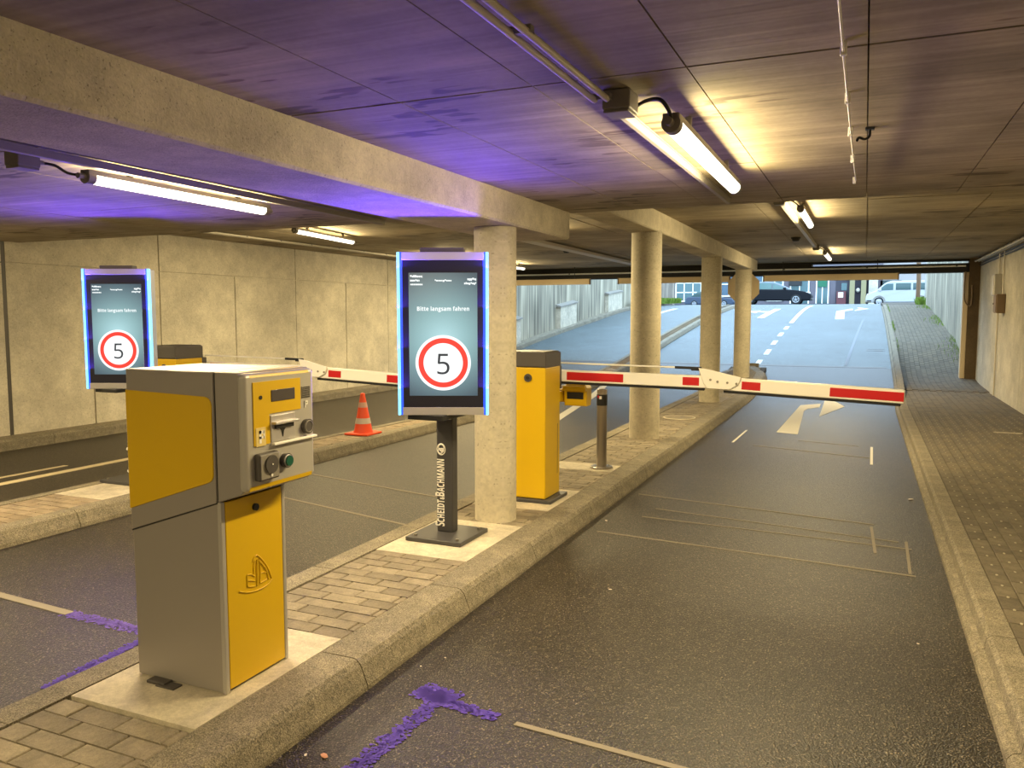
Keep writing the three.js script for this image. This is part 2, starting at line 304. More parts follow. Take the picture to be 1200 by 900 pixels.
// low kerb at the foot of the left wall
const kerbL = struct('kerb', null);
stones(kerbL, [[-9.9, -.1], [-9.5, -.1], [-9.505, .11], [-9.53, .132], [-9.9, .132]], -1, -44, 1.5, (z) => z < -30 ? (-30 - z) * -.045 : 0, R);

// ------------------------------------------------------------------ walls
const wl = struct('wall_left', bx(-10.3, -9.872, -.3, 3.4, -20.6, 8.2), M.concrete);
obj('joint_strip', bx(-9.9, -9.855, .1, 2.92, -6.708, -6.66), M.darkGrey, wl, 'dark expansion joint');
const wallJoints = [8.1, 4, .4, -3.2, -6.655, -9.1, -12.3, -15.5, -18.2, -20.55];
for (let i = 0; i + 1 < wallJoints.length; i++) {
  const a = wallJoints[i] - (i === 4 ? .055 : .008), b = wallJoints[i + 1] + (i === 3 ? .0 : .012), mid = (a + b) / 2;
  obj('panel', bx(-9.9, -9.85, 2.31, 2.92, b, a), M.concrete, wl);
  obj('panel', bx(-9.9, -9.852, .1, 2.295, mid + .01, a), M.concrete, wl); obj('panel', bx(-9.9, -9.849, .1, 2.295, b, mid - .01), M.concrete, wl);
}
const wr = struct('wall_right', bx(2.278, 2.6, -.3, 3.4, -20.6, 8.2), M.concrete);
for (let i = 0, z = 8.1; z > -20.4; i++, z -= 2.55) { const b = Math.max(-20.55, z - 2.55); obj('panel', bx(2.27, 2.32, .05, 1.98, b + .006, z - .006), M.concrete, wr); obj('panel', bx(2.272, 2.32, 1.99, 2.92, b + .006, z - .006), M.concrete, wr); }
struct('wall_back', bx(-10.3, 2.6, -.3, 3.4, 8.0, 8.3), M.concrete);
// pier at the portal, and the return behind it
struct('pier_right', [bx(2.06, 2.3, 0, 2.92, -20.6, -20.25)], mat({ map: M.concreteMap, color: rgb(.2, .145, .09), roughness: .9 }, 2.4));  // same concrete tinted dark brown: shade of the recess put into the colour
struct('pier_left', [bx(-9.9, -9.6, 0, 2.92, -20.6, -20.25)], M.concrete);

// ------------------------------------------------------------------ ceiling
struct('ceiling', bx(-10.3, 2.6, 2.538, 3.0, -6.48, 8.2), M.ceilingFar);
const ceilNear = scene.getObjectByName('ceiling');
for (const [a, b] of [[8.0, 4.4], [4.39, .76], [.748, -2.855], [-2.87, -4.76], [-4.768, -6.48]]) for (let c = -16; c < 4; c++) {
  const x0 = Math.max(-9.85, -.02 + c * .5765 + .0025), x1 = Math.min(2.2, -.02 + (c + 1) * .5765 - .0025);
  if (x1 - x0 < .02) continue;
  obj('panel', bx(x0, x1, 2.505 + (rnd() - .5) * .003, 2.54, b, a), M.ceiling, ceilNear);
}
const ceilFar = struct('ceiling', bx(-10.3, 2.6, 2.91, 3.3, -20.62, -6.3), M.ceilingFar);
const farZ = [-6.48, -9.5, -11.85, -14.2, -16.5, -18.8, -20.6];
for (let i = 0; i + 1 < farZ.length; i++) for (let c = -9; c < 2; c++) {
  const x0 = Math.max(-9.85, -.02 + c * 1.153 + .004), x1 = Math.min(2.2, -.02 + (c + 1) * 1.153 - .004);
  if (x1 - x0 < .02) continue;
  obj('panel', bx(x0, x1, 2.88 + (rnd() - .5) * .004, 2.915, farZ[i + 1] + .006, farZ[i] - .006), M.ceilingFar, ceilFar);
}
struct('roof', [bx(-10.6, 2.9, 3.25, 3.7, -21.0, 8.6)], M.concrete);
struct('fascia', [bx(-9.9, -1.2, 2.6, 3.4, -20.95, -20.62), bx(-1.2, 2.25, 2.86, 3.4, -20.95, -20.62)], M.concrete);
// dark header of the roller door, its rails, the pale pipe in front
struct('lintel', [rb(-9.85, 2.06, 2.585, 2.785, -20.6, -20.28, .01), rb(-9.85, -1.2, 2.78, 2.9, -20.6, -20.35, .01), rb(-1.2, 2.06, 2.84, 2.9, -20.6, -20.35, .01)], M.lintel);
struct('trim_1', [rb(1.96, 2.06, .15, 2.62, -20.5, -20.3, .008)], M.clearanceBar);
struct('trim_2', [rb(-9.6, -9.5, .4, 2.62, -20.5, -20.3, .008)], M.clearanceBar);

// beams
struct('beam', [prism([[-2.3, 2.53], [-2.3, 2.297], [-2.312, 2.283], [-2.868, 2.283], [-2.88, 2.297], [-2.88, 2.53]], 8.0, -6.44)], M.beam);
struct('beam', [prism([[-2.3, 2.9], [-2.3, 2.655], [-2.312, 2.642], [-2.63, 2.642], [-2.642, 2.655], [-2.642, 2.9]], -6.5, -19.2)], M.beam);

// columns
function column(x, z, r, top, label) {
  const t = thing('column', label, 'column', [x, .125 + R(z), z]); const h = top - .125 - R(z);
  obj('shaft', new THREE.LatheGeometry([[0, -.05], [r, -.05], [r, h], [0, h]].map(([a, b]) => new THREE.Vector2(a, b)), 40), M.column, t);
  return t;
}
column(-2.49, -5.37, .155, 2.3, 'round concrete column standing between the near lit screen and the yellow barrier post');
column(-2.47, -9.72, .185, 2.66, 'round concrete column behind the bollard, nearest of those beyond the barrier arm');
column(-2.47, -14.27, .175, 2.66, 'round concrete column, middle one of the three beyond the barrier arm');
column(-2.475, -18.3, .175, 2.66, 'pale round concrete column farthest off, in front of the octagonal sign');

// ------------------------------------------------------------------ lamps
function lamp(x0, z0, x1, z1, y, label, group) {
  const dx = x1 - x0, dz = z1 - z0, L = Math.hypot(dx, dz), t = thing('tube_lamp', label, 'lamp', [(x0 + x1) / 2, y, (z0 + z1) / 2], Math.atan2(-dx, -dz), group);
  const sec = []; for (let i = 0; i <= 14; i++) { const a = Math.PI + i / 14 * Math.PI; sec.push([Math.cos(a) * .036, Math.sin(a) * .036]); } sec.push([.034, .012], [-.034, .012]);
  obj('diffuser', prism(sec, L / 2 - .05, -L / 2 + .05), M.tube, t);
  obj('housing', rb(-.034, .034, .012, .04, -L / 2, L / 2, .006), M.greyPlastic, t);
  for (const s of [-1, 1]) obj('end_cap', [new THREE.CylinderGeometry(.038, .038, .05, 18).rotateX(Math.PI / 2).translate(0, 0, s * (L / 2 - .025)), new THREE.CylinderGeometry(.016, .016, .05, 14).rotateX(Math.PI / 2).translate(0, 0, s * (L / 2 + .02))], M.greyPlastic, t);
  for (const s of [-1, 1]) obj('hanger', bx(-.012, .012, .04, .1, s * L * .3 - .015, s * L * .3 + .015), M.greyPlastic, t);
  const add = (w, h, px, py, tx, ty, k) => { const l = new THREE.RectAreaLight(LAMP, LAMP_I * k, w, h); l.position.set(px, py, 0); t.add(l); l.lookAt(new THREE.Vector3(tx, ty, 0).applyMatrix4(t.matrixWorld)); return l; };
  t.updateMatrixWorld(true);
  // three strips round the diffuser: down, left, right
  for (const [px, py, a] of [[0, -.041, -Math.PI / 2], [.041, -.005, 0], [-.041, -.005, Math.PI]]) {
    const l = new THREE.RectAreaLight(LAMP, LAMP_I * (a === -Math.PI / 2 ? 1 : .30), L - .12, a === -Math.PI / 2 ? .07 : .04);
    l.position.set(px, py, 0);
    const n = V(Math.cos(a), Math.sin(a), 0), ux = V(0, 0, 1), uy = n.clone().negate().cross(ux);   // the light shines along its local -z
    l.quaternion.setFromRotationMatrix(new THREE.Matrix4().makeBasis(ux, uy, n.clone().negate())); t.add(l);
  }
  return t;
}
lamp(-.725, -3.2, -.735, -4.98, 2.40, 'glowing tube lamp on the near ceiling of the right lane, largest in view');
lamp(-.675, -9.2, -.675, -11.0, 2.78, 'glowing tube lamp over the right lane beyond the ceiling step, middle of that row');
lamp(-.72, -15.9, -.70, -17.7, 2.78, 'small glowing tube lamp over the right lane nearest the exit portal');
lamp(-4.02, -3.22, -4.09, -4.8, 2.42, 'long glowing tube lamp over the middle lane, left of the big ceiling beam');
lamp(-7.06, -8.81, -7.35, -10.6, 2.78, 'glowing tube lamp near the left wall, behind the long lamp of the middle lane');
lamp(-7.66, -16.6, -7.7, -18.3, 2.78, 'tube lamp far back over the left lane, glimpsed right of the near column');
lamp(-7.55, -13.5, -7.6, -15.1, 2.78, 'added tube lamp over the left lane, unseen behind the near lit screen');  // extra lamp, out of sight, added to brighten the left wall
lamp(-.73, 2.4, -.73, .65, 2.40, 'tube lamp over the right lane behind the viewpoint');
lamp(-4.05, 2.4, -4.05, .65, 2.42, 'tube lamp over the middle lane behind the viewpoint');
lamp(-7.5, -2.4, -7.5, -4.15, 2.42, 'tube lamp over the left lane, left of the picture');
lamp(-4.2, -9.2, -4.2, -10.9, 2.78, 'tube lamp over the middle lane hidden above the big beam');

// trunking, boxes and cables on the ceiling
function tray(name, label, x0, x1, zA, zB, y, w = .05, h = .035, m = M.lightPlastic) {
  const t = thing(name, label, 'conduit'); const a = [x0, y, zA], b = [x1, y, zB];
  for (const s of [-1, 1]) obj('pipe', rod([x0 + s * w * .5, y, zA], [x1 + s * w * .5, y, zB], h / 2, 10), m, t);
  const n = Math.max(2, Math.round((zA - zB) / .8)); for (let i = 0; i <= n; i++) { const k = i / n; obj('clip', bx(x0 + (x1 - x0) * k - w * .5 - h * .6, x0 + (x1 - x0) * k + w * .5 + h * .6, y - .002, y + h * .5 + .008, zA + (zB - zA) * k - .015, zA + (zB - zA) * k + .015), M.greyPlastic, t); }
  return t;
}
function channel(name, label, x0, x1, zA, zB, y, w, h, m) { const t = thing(name, label, 'conduit'); const k = Math.atan2(x1 - x0, -(zB - zA)); const L = Math.hypot(x1 - x0, zB - zA); const g = new THREE.Group(); const o = obj('channel', [rb(-w / 2, w / 2, 0, h, -L / 2, L / 2, .004), bx(-w / 2 - .006, w / 2 + .006, h - .006, h, -L / 2, L / 2)], m, t); t.position.set((x0 + x1) / 2, y, (zA + zB) / 2); t.rotation.y = -k; return t; }
tray('cable_channel', 'pair of pale conduit pipes on the near ceiling running up to the grey junction box', -.955, -.945, 4, -2.99, 2.462, .05, .024);
channel('cable_channel', 'narrow pale cable channel left of the largest tube lamp, beyond the junction box', -.95, -.947, -3.2, -6.1, 2.46, .026, .04, mat({ color: rgb(.3, .28, .25), roughness: .6 }));
channel('cable_channel', 'pale cable channel beside the middle lamp of the right lane beyond the step', -.86, -.845, -9.0, -15.2, 2.825, .05, .05, M.lightPlastic);
channel('cable_channel', 'dark cable channel on the ceiling right of the long middle lane lamp', -3.78, -3.98, 1, -6.2, 2.452, .04, .04, M.greyPlastic);
channel('cable_channel', 'wide cable channel on the far ceiling seen between the big beam and the second column', -4.9, -4.95, -7.5, -19.5, 2.80, .2, .05, M.lightPlastic);
tray('conduit', 'pair of thin conduits under the ceiling close to the left wall', -8.78, -8.95, -6.6, -19.5, 2.85, .07, .03);
tray('conduit', 'pair of conduits at the head of the right wall below the ceiling', 2.17, 2.17, -6.6, -20.0, 2.80, .06, .034, M.lightPlastic);
{
  const t = thing('conduit', 'dark cable bundle running under the ceiling on the right wall', 'conduit');
  for (const y of [2.72, 2.765]) obj('cable', rod([2.25, y, -6.6], [2.25, y, -20.2], .013, 8), M.black, t);
}
function junction(x, y, z, label, pts) {
  const t = thing('junction_box', label, 'junction box', [x, y, z]);
  obj('box_body', rb(-.055, .055, 0, .075, -.065, .065, .008), M.greyPlastic, t);
  obj('lid', rb(-.05, .05, -.012, 0, -.06, .06, .004), M.greyPlastic, t);
  for (const s of [-1, 1]) obj('gland', rod([.03 * s, .035, -.065], [.03 * s, .035, -.095], .013, 10), M.greyPlastic, t);
  if (pts) obj('cable', tube(pts, .008), M.black, t);
  return t;
}
junction(-.895, 2.43, -3.08, 'grey junction box joined by a black cable to the largest tube lamp', [[.03, .035, -.09], [.08, .06, -.10], [.14, .05, -.08], [.17, .005, -.1], [.17, -.02, -.125]]);
junction(-4.12, 2.43, -2.93, 'grey junction box at the near end of the long lamp left of the beam', [[.03, .035, -.09], [.05, .03, -.15], [.06, .0, -.22], [.10, -.005, -.29]]);
junction(-.86, 2.80, -8.9, 'small grey junction box at the near end of the cable channel beyond the step', [[.03, .035, -.09], [.1, .05, -.15], [.18, .0, -.28]]);
junction(-.84, 2.80, -15.3, 'small grey junction box beside the lamp nearest the portal', [[.03, .035, -.09], [.07, .04, -.3], [.13, .0, -.58]]);
junction(-6.95, 2.8, -8.35, 'grey junction box in front of the lamp near the left wall', [[.0, .035, -.09], [-.05, .02, -.25], [-.1, .0, -.45]]);
{
  const t = thing('sensor_cable', 'thin white cable hung along the right ceiling with white clips', 'cable');
  obj('cable', tube([[-.095, 2.475, 1], [-.092, 2.475, -2], [-.09, 2.47, -3.4], [-.086, 2.475, -4.6], [-.082, 2.48, -5.5]], .0045, 30, 6), M.white, t);
  for (const z of [-1.6, -2.8, -3.43, -4.05, -4.75, -5.5]) obj('clip', [rb(-.101, -.081, 2.462, 2.503, z - .012, z + .012, .004)], M.white, t);
}
{
  const t = thing('steel_hook', 'small dark bent hook on the right ceiling beside the thin white cable', 'hook');
  obj('hook', tube([[-.01, 2.5, -4.1], [-.012, 2.462, -4.09], [-.03, 2.45, -4.08], [-.055, 2.455, -4.06], [-.062, 2.44, -4.05]], .006, 20, 6), M.black, t);
  obj('plate', rb(-.03, .01, 2.494, 2.504, -4.12, -4.08, .003), M.black, t);
}
function detector(x, z, label) { const t = thing('smoke_detector', label, 'detector', [x, 2.88, z]); obj('housing', new THREE.LatheGeometry([[0, -.07], [.045, -.068], [.06, -.045], [.06, -.03], [.075, -.025], [.075, 0], [0, 0]].map(([a, b]) => new THREE.Vector2(a, b)), 20), M.black, t); obj('base', new THREE.CylinderGeometry(.08, .08, .008, 20).translate(0, -.004, 0), M.greyPlastic, t); }
detector(-1.05, -13.6, 'small dark smoke detector beside the far cable channel over the right lane');
detector(-5.2, -14.4, 'small dark smoke detector on the far ceiling left of the second column');

// pale pipe across the portal, hanging clearance bars
{
  const t = thing('pipe', 'pale horizontal pipe crossing in front of the dark portal header', 'pipe');
  obj('pipe', rod([-9.5, 2.72, -20.2], [1.98, 2.72, -20.2], .02, 14), mat({ color: rgb(.85, .85, .82), roughness: .4 }), t);
  for (let x = -9; x < 2; x += 1.8) obj('bracket', bx(x - .015, x + .015, 2.71, 2.735, -20.29, -20.17), M.lintel, t);
}
function bar(x0, x1, label) {
  const t = thing('clearance_bar', label, 'clearance bar', [(x0 + x1) / 2, 0, -19.8]); const L = (x1 - x0) / 2;
  obj('board', rb(-L, L, 2.43, 2.575, -.03, .03, .012), M.clearanceBar, t);
  for (const s of [-1, 1]) { obj('end_cap', rb(s * L - .015, s * L + .015, 2.425, 2.58, -.034, .034, .005), M.brownPlastic, t); obj('hanger', rod([s * L * .7, 2.56, 0], [s * L * .7, 2.9, 0], .008, 8), M.black, t); }
}
bar(-2.22, .64, 'pale height clearance bar hanging above the right lane at the portal');
bar(-5.75, -3.0, 'pale height clearance bar hanging across the middle lane behind the second column');
bar(-9.3, -6.5, 'pale height clearance bar hanging above the left lane, seen beside the near column');

// ------------------------------------------------------------------ the pay station
{
  const Z0 = -2.375, Z1 = -2.79;
  const t = thing('pay_station', 'yellow and grey parking ticket machine with overhanging head on the near island', 'ticket machine');
  obj('pedestal', [prism([[-2.772, .135], [-2.305, .135], [-2.305, .915], [-2.772, .76]], Z0, -2.755, .004)], M.machineGrey, t);
  obj('pedestal_frame', [rb(-2.31, -2.29, .132, .915, Z0 - .022, Z0 + .001, .005), rb(-2.31, -2.292, .132, .915, -2.757, -2.737, .005)], M.machineSilver, t, 'silver frame edges of the pedestal front');
  const fp = obj('front_door', [rb(-2.31, -2.293, .142, .91, -2.735, Z0 - .026, .004)], M.yellow, t, 'yellow front door of the pedestal');
  const lk = obj('lock', [new THREE.CylinderGeometry(.015, .015, .014, 18).rotateZ(Math.PI / 2).translate(-2.288, .857, -2.567)], M.black, fp); 
  // raised emblem: sail, mast and two letters over a hull
  const q = (X, Y) => { const px = 265 + X / 12.86, py = 640 + Y / 12.86; return [-2.2915, .645 - .0016 * (px - 302) - .00362 * (py - 652), -2.574 - .00514 * (px - 302)]; };
  const line = (pts, r = .0036) => tube(pts.map(([a, b]) => q(a, b)), r, 16, 6);
  obj('emblem', [line([[195, 690], [300, 702], [400, 690], [500, 655], [600, 600], [690, 505]]), line([[408, 240], [420, 180], [462, 140], [560, 220], [640, 345], [685, 480]]), line([[418, 430], [420, 300], [440, 220]]), line([[472, 200], [466, 400], [462, 600]], .005), line([[490, 215], [560, 290], [615, 390], [635, 500]], .0045), line([[510, 420], [560, 395], [600, 400]]), line([[505, 560], [560, 535], [612, 495]]), line([[512, 280], [512, 420], [506, 560]]), line([[316, 445], [372, 432], [430, 462]]), line([[316, 445], [318, 530], [318, 610]]), line([[322, 528], [372, 522], [428, 530]]), line([[318, 612], [372, 615], [430, 608]])], M.yellow, fp);
  // head in two halves with a dark gap
  const hb = obj('head_back', [prism([[-2.775, .757], [-2.309, .911], [-2.309, 1.43], [-2.775, 1.43]], Z0 + .004, Z1, .006)], M.machineGrey, t);
  obj('gap', [prism([[-2.315, .92], [-2.29, .928], [-2.29, 1.424], [-2.315, 1.424]], Z0 - .004, Z1 + .008)], M.black, t);
  const hf = obj('head_front', [prism([[-2.3, .915], [-2.185, .952], [-2.17, .965], [-2.168, 1.412], [-2.185, 1.43], [-2.3, 1.43]], Z0 + .004, Z1, .006)], M.machineGrey, t);
  obj('gap', [prism([[-2.774, .753], [-2.305, .909], [-2.305, .917], [-2.774, .761]], Z0 + .002, -2.757)], M.black, t);
  obj('base_shade', [rb(-2.68, -2.58, .128, .142, -2.376, -2.33, .004), rb(-2.62, -2.52, .126, .136, -2.37, -2.32, .003)], M.darkGrey, t);  // thin dark pieces standing in for shade at the pedestal foot
  // yellow side panel
  const sp = new THREE.Shape(); sp.moveTo(-2.773, .85); sp.lineTo(-2.345, .992); sp.quadraticCurveTo(-2.318, 1.002, -2.318, 1.03); sp.lineTo(-2.318, 1.295); sp.quadraticCurveTo(-2.32, 1.327, -2.352, 1.33); sp.lineTo(-2.773, 1.342); sp.closePath();
  obj('side_panel', new THREE.ExtrudeGeometry(sp, { depth: .004, bevelEnabled: true, bevelSize: .002, bevelThickness: .002, bevelSegments: 1 }).translate(0, 0, Z0 + .003), M.yellowSide, hb, 'yellow side panel with rounded corners');
  // face plate
  const face = obj('face_plate', [rb(-2.19, -2.15, .965, 1.425, Z1 + .002, Z0 + .008, .018, 3)], M.machineSilver, t, 'silver face plate with controls');
  obj('top_trim', [prism([[-2.205, 1.432], [-2.152, 1.418], [-2.149, 1.408], [-2.2, 1.41]], Z0 - .025, -2.755, .002)], M.yellow, face, 'yellow strip along the upper edge');
  obj('bottom_trim', [prism([[-2.205, .955], [-2.2, .975], [-2.149, .985], [-2.152, .968]], Z0 - .01, -2.765, .002)], M.yellow, face, 'yellow strip along the lower edge');
  const X = -2.149;
  const yp = prismX([[-2.412, 1.142], [-2.502, 1.142], [-2.502, 1.26], [-2.695, 1.26], [-2.695, 1.39], [-2.412, 1.39]], X - .004, X + .003);
  const pan = obj('yellow_panel', yp, M.yellow, face, 'yellow angled panel round the little display');
  obj('display', [rb(X, X + .006, 1.306, 1.353, -2.656, -2.513, .002)], M.lcd, pan);
  obj('microphone_hole', new THREE.CylinderGeometry(.008, .008, .006, 14).rotateZ(Math.PI / 2).translate(X + .003, 1.329, -2.452), M.black, pan);
  const stk = obj('sticker', [rb(X + .002, X + .005, 1.138, 1.212, -2.476, -2.42, .001)], mat({ color: rgb(.7, .55, .2), roughness: .6 }), pan, 'pale pictogram sticker');
  obj('pictogram', [bx(X + .005, X + .0065, 1.15, 1.2, -2.449, -2.437), bx(X + .005, X + .0065, 1.188, 1.2, -2.465, -2.437), bx(X + .005, X + .0065, 1.168, 1.2, -2.468, -2.46), bx(X + .005, X + .0065, 1.168, 1.177, -2.465, -2.437)], M.white, stk);
  // loudspeaker grille, small mark, lock
  const gr = obj('grille', [rb(X - .002, X + .003, 1.302, 1.352, -2.758, -2.704, .002)], M.greyPlastic, face);
  const holes = []; for (let i = 0; i < 7; i++) for (let j = 0; j < 7; j++) holes.push(new THREE.CylinderGeometry(.0022, .0022, .003, 6).rotateZ(Math.PI / 2).translate(X + .0035, 1.307 + j * .0067, -2.709 - i * .0073)); obj('hole', holes, M.black, gr).userData.kind = 'stuff';
  obj('parking_mark', [rb(X, X + .003, 1.262, 1.29, -2.728, -2.722, .0008), rb(X, X + .003, 1.284, 1.29, -2.74, -2.722, .0008), rb(X, X + .003, 1.273, 1.279, -2.74, -2.722, .0008), rb(X, X + .003, 1.275, 1.289, -2.742, -2.737, .0008)], M.white, face);
  const kn = obj('intercom', [new THREE.CylinderGeometry(.03, .032, .02, 26).rotateZ(Math.PI / 2).translate(X + .008, 1.182, -2.728)], M.darkGrey, face); obj('ring', new THREE.TorusGeometry(.024, .003, 6, 26).rotateY(Math.PI / 2).translate(X + .018, 1.182, -2.728), M.greyPlastic, kn);
  // ticket slot in its recess, with lip, slot and red tongue
  const ts = obj('ticket_unit', [rb(X - .004, X + .006, 1.145, 1.252, -2.655, -2.506, .003)], M.silver, face, 'bright ticket slot unit');
  obj('slot_lip', [rb(X, X + .03, 1.215, 1.226, -2.652, -2.508, .003)], M.silver, ts); obj('slot', [rb(X + .004, X + .016, 1.196, 1.214, -2.635, -2.525, .003)], M.black, ts); obj('ticket_arrow', [prismX([[-2.545, 1.205], [-2.6, 1.205], [-2.58, 1.185], [-2.573, 1.16], [-2.567, 1.185]], X + .004, X + .009)], M.black, ts);
  obj('tray', [rb(X, X + .02, 1.132, 1.142, -2.78, -2.508, .003)], M.white, face, 'pale ledge under the ticket slot');
  // card reader and green button
  const cr = obj('card_reader', [rb(X - .002, X + .028, 1.004, 1.112, -2.526, -2.41, .008)], M.darkGrey, face);
  obj('reader_rim', [rb(X + .026, X + .03, 1.01, 1.106, -2.52, -2.416, .002)], M.greyPlastic, cr); obj('reader_dial', [new THREE.CylinderGeometry(.034, .036, .01, 26).rotateZ(Math.PI / 2).translate(X + .033, 1.066, -2.472)], M.darkGrey, cr); obj('mark', [new THREE.CylinderGeometry(.006, .006, .003, 12).rotateZ(Math.PI / 2).translate(X + .032, 1.022, -2.474), new THREE.CylinderGeometry(.003, .003, .003, 12).rotateZ(Math.PI / 2).translate(X + .039, 1.066, -2.472)], M.white, cr);
  const bt = obj('button_collar', [new THREE.CylinderGeometry(.028, .03, .022, 26).rotateZ(Math.PI / 2).translate(X + .009, 1.06, -2.587)], M.darkGrey, face); obj('button_ring', new THREE.TorusGeometry(.023, .003, 8, 26).rotateY(Math.PI / 2).translate(X + .021, 1.06, -2.587), M.silver, bt); obj('button', new THREE.CylinderGeometry(.02, .021, .012, 26).rotateZ(Math.PI / 2).translate(X + .024, 1.06, -2.587), mat({ color: rgb(.005, .09, .055), roughness: .35 }), bt, 'dark green push button');
}

// ------------------------------------------------------------------ the lit screens
function screenTexture() {
  const c = document.createElement('canvas'); c.width = 512; c.height = 920; const g = c.getContext('2d');
  g.fillStyle = '#33424a'; g.fillRect(0, 0, 512, 920);
  const gr = g.createRadialGradient(256, 500, 30, 256, 470, 520); gr.addColorStop(0, '#a6cdd2'); gr.addColorStop(.35, '#86a9ac'); gr.addColorStop(.75, '#637a80'); gr.addColorStop(1, '#48565f'); g.fillStyle = gr; g.fillRect(0, 0, 512, 920);
  g.fillStyle = '#eef4f4'; const r = rng(3);
  const scrawl = (x, y, w, h) => { let k = x; while (k < x + w) { const l = 7 + r() * 7; g.fillRect(k, y + (r() < .3 ? -4 : 0), Math.min(l, x + w - k), h + (r() < .3 ? 4 : 0)); k += l + 2; } };
  scrawl(12, 22, 92, 13); scrawl(12, 52, 70, 13); scrawl(14, 82, 90, 11); scrawl(196, 54, 124, 10); scrawl(438, 42, 66, 14); scrawl(414, 74, 90, 12);
  g.font = 'bold 42px sans-serif'; g.textAlign = 'center'; g.textBaseline = 'middle'; g.fillText('Bitte langsam fahren', 256, 268, 396);
  const cx = 254, cy = 672; g.fillStyle = '#f7fafa'; g.beginPath(); g.arc(cx, cy, 208, 0, 7); g.fill(); g.fillStyle = '#ec4438'; g.beginPath(); g.arc(cx, cy, 186, 0, 7); g.fill(); g.fillStyle = '#f6f8f8'; g.beginPath(); g.arc(cx, cy, 148, 0, 7); g.fill();
  g.fillStyle = '#3a3d40'; g.font = '215px sans-serif'; g.fillText('5', cx, cy + 10);
  const t = new THREE.CanvasTexture(c); t.colorSpace = THREE.SRGBColorSpace; t.magFilter = THREE.LinearFilter; return t;
}
const font = await new FontLoader().loadAsync('fonts/droid/droid_sans_bold.typeface.json');
{
  const map = screenTexture(), ms = mat({ color: rgb(0, 0, 0), roughness: .25, emissive: rgb(1, 1, 1), emissiveMap: map, emissiveIntensity: 1.0 });
  const YAW = 23.7 * Math.PI / 180, cy = 1.525;
  const t = thing('display_stele', 'near lit information screen on a dark post in front of the round column', 'display', [-2.605, .13, -4.823], 0);
  const pl = obj('base_plate', rb(-.19, .23, .0, .03, -.17, .25, .006), M.postGrey, t); 
  for (const a of [-.14, .18]) for (const b of [-.12, .2]) obj('bolt', new THREE.CylinderGeometry(.012, .012, .012, 6).translate(a, .034, b), M.steel, pl);
  const po = obj('post', [rb(-.062, .062, .02, .88, -.05, .05, .022, 4)], M.postGrey, t);
  // lettering up the post, and the little knot emblem over it
  const mk = (s, size) => new TextGeometry(s, { font, size, depth: .002, curveSegments: 4 });
  const parts = []; let x = 0; for (const [s, z] of [['S', .052], ['CHEIDT', .041], ['&', .024], ['B', .052], ['ACHMANN', .041]]) { const g = mk(s, z); g.computeBoundingBox(); g.translate(x - g.boundingBox.min.x, 0, 0); x += (g.boundingBox.max.x - g.boundingBox.min.x) + .0045; parts.push(g); }
  const word = merge(parts); word.scale(.47 / x, 1.35, 1).rotateZ(Math.PI / 2).translate(.004, .07, .0505);
  obj('lettering', word, M.white, po, 'white upright lettering');
  const knot = []; const kc = [-.018, .605]; for (const [a, b, rr] of [[0, .012, .021], [-.006, -.012, .017], [.008, -.006, .012]]) knot.push(new THREE.TorusGeometry(rr, .0035, 6, 22).translate(kc[0] + a, kc[1] + b, .051)); knot.push(new THREE.TorusGeometry(.033, .003, 6, 26).scale(.95, 1.15, 1).translate(kc[0], kc[1], .051));
  obj('emblem', knot, M.white, po, 'white knot emblem');
  obj('neck_plate', [rb(-.13, .13, .835, .87, -.05, .30, .005), rb(-.05, .05, .84, 1.6, .0, .07, .01)], M.black, t);
  const head = new THREE.Group(); head.name = 'screen_head'; head.rotation.y = YAW; head.position.set(.105, cy - .13, .238); t.add(head);
  const H = .527, Wd = .30;
  obj('casing', [rb(-.285, .285, -H, H, -.14, -.004, .012), rb(-.265, .265, .476, H, -.01, .004, .003), rb(-.265, .265, -H, -.476, -.01, .004, .003)], M.silver, head, 'silver casing of the screen');
  obj('bezel', rb(-.262, .262, -.478, .478, -.006, .001, .001), M.glassBlack, head, 'black glass round the picture');
  const pic = obj('screen', new THREE.BoxGeometry(.4425, .795, .002).translate(.002, -.002, .0015), ms, head, 'glowing picture with a round speed limit sign');
  for (const s of [-1, 1]) {
    obj('light_strip', rb(s * .286 - .0085, s * .286 + .0085, -H, H, -.03, .008, .004), M.led, head, 'blue glowing edge strip');
    obj('strip_cover', [rb(s * .268 - .0085, s * .268 + .0085, -H, H, -.03, .003, .004)], M.ledHalo, head, 'blue glowing edge strip');
    for (const y of [-.39, -.13, .13, .39]) { const l = new THREE.RectAreaLight(BLUE, BLUE_I * 2.9, .03, .09); l.position.set(s * .284, y, .046); l.rotation.order = 'YXZ'; l.rotation.set(.85, Math.PI, 0); head.add(l); }
  }
  const sl = new THREE.RectAreaLight(rgb(.6, .85, 1), .35, .44, .79); sl.position.set(0, 0, .006); sl.rotation.y = Math.PI; head.add(sl);
  obj('top_cover', rb(-.15, .14, H - .005, H + .03, -.12, -.02, .008), M.darkGrey, head);
  const c = dup(t, [-6.13, .13, -5.325], 0, 'farther lit information screen by the left wall, partly behind the ticket machine');
}

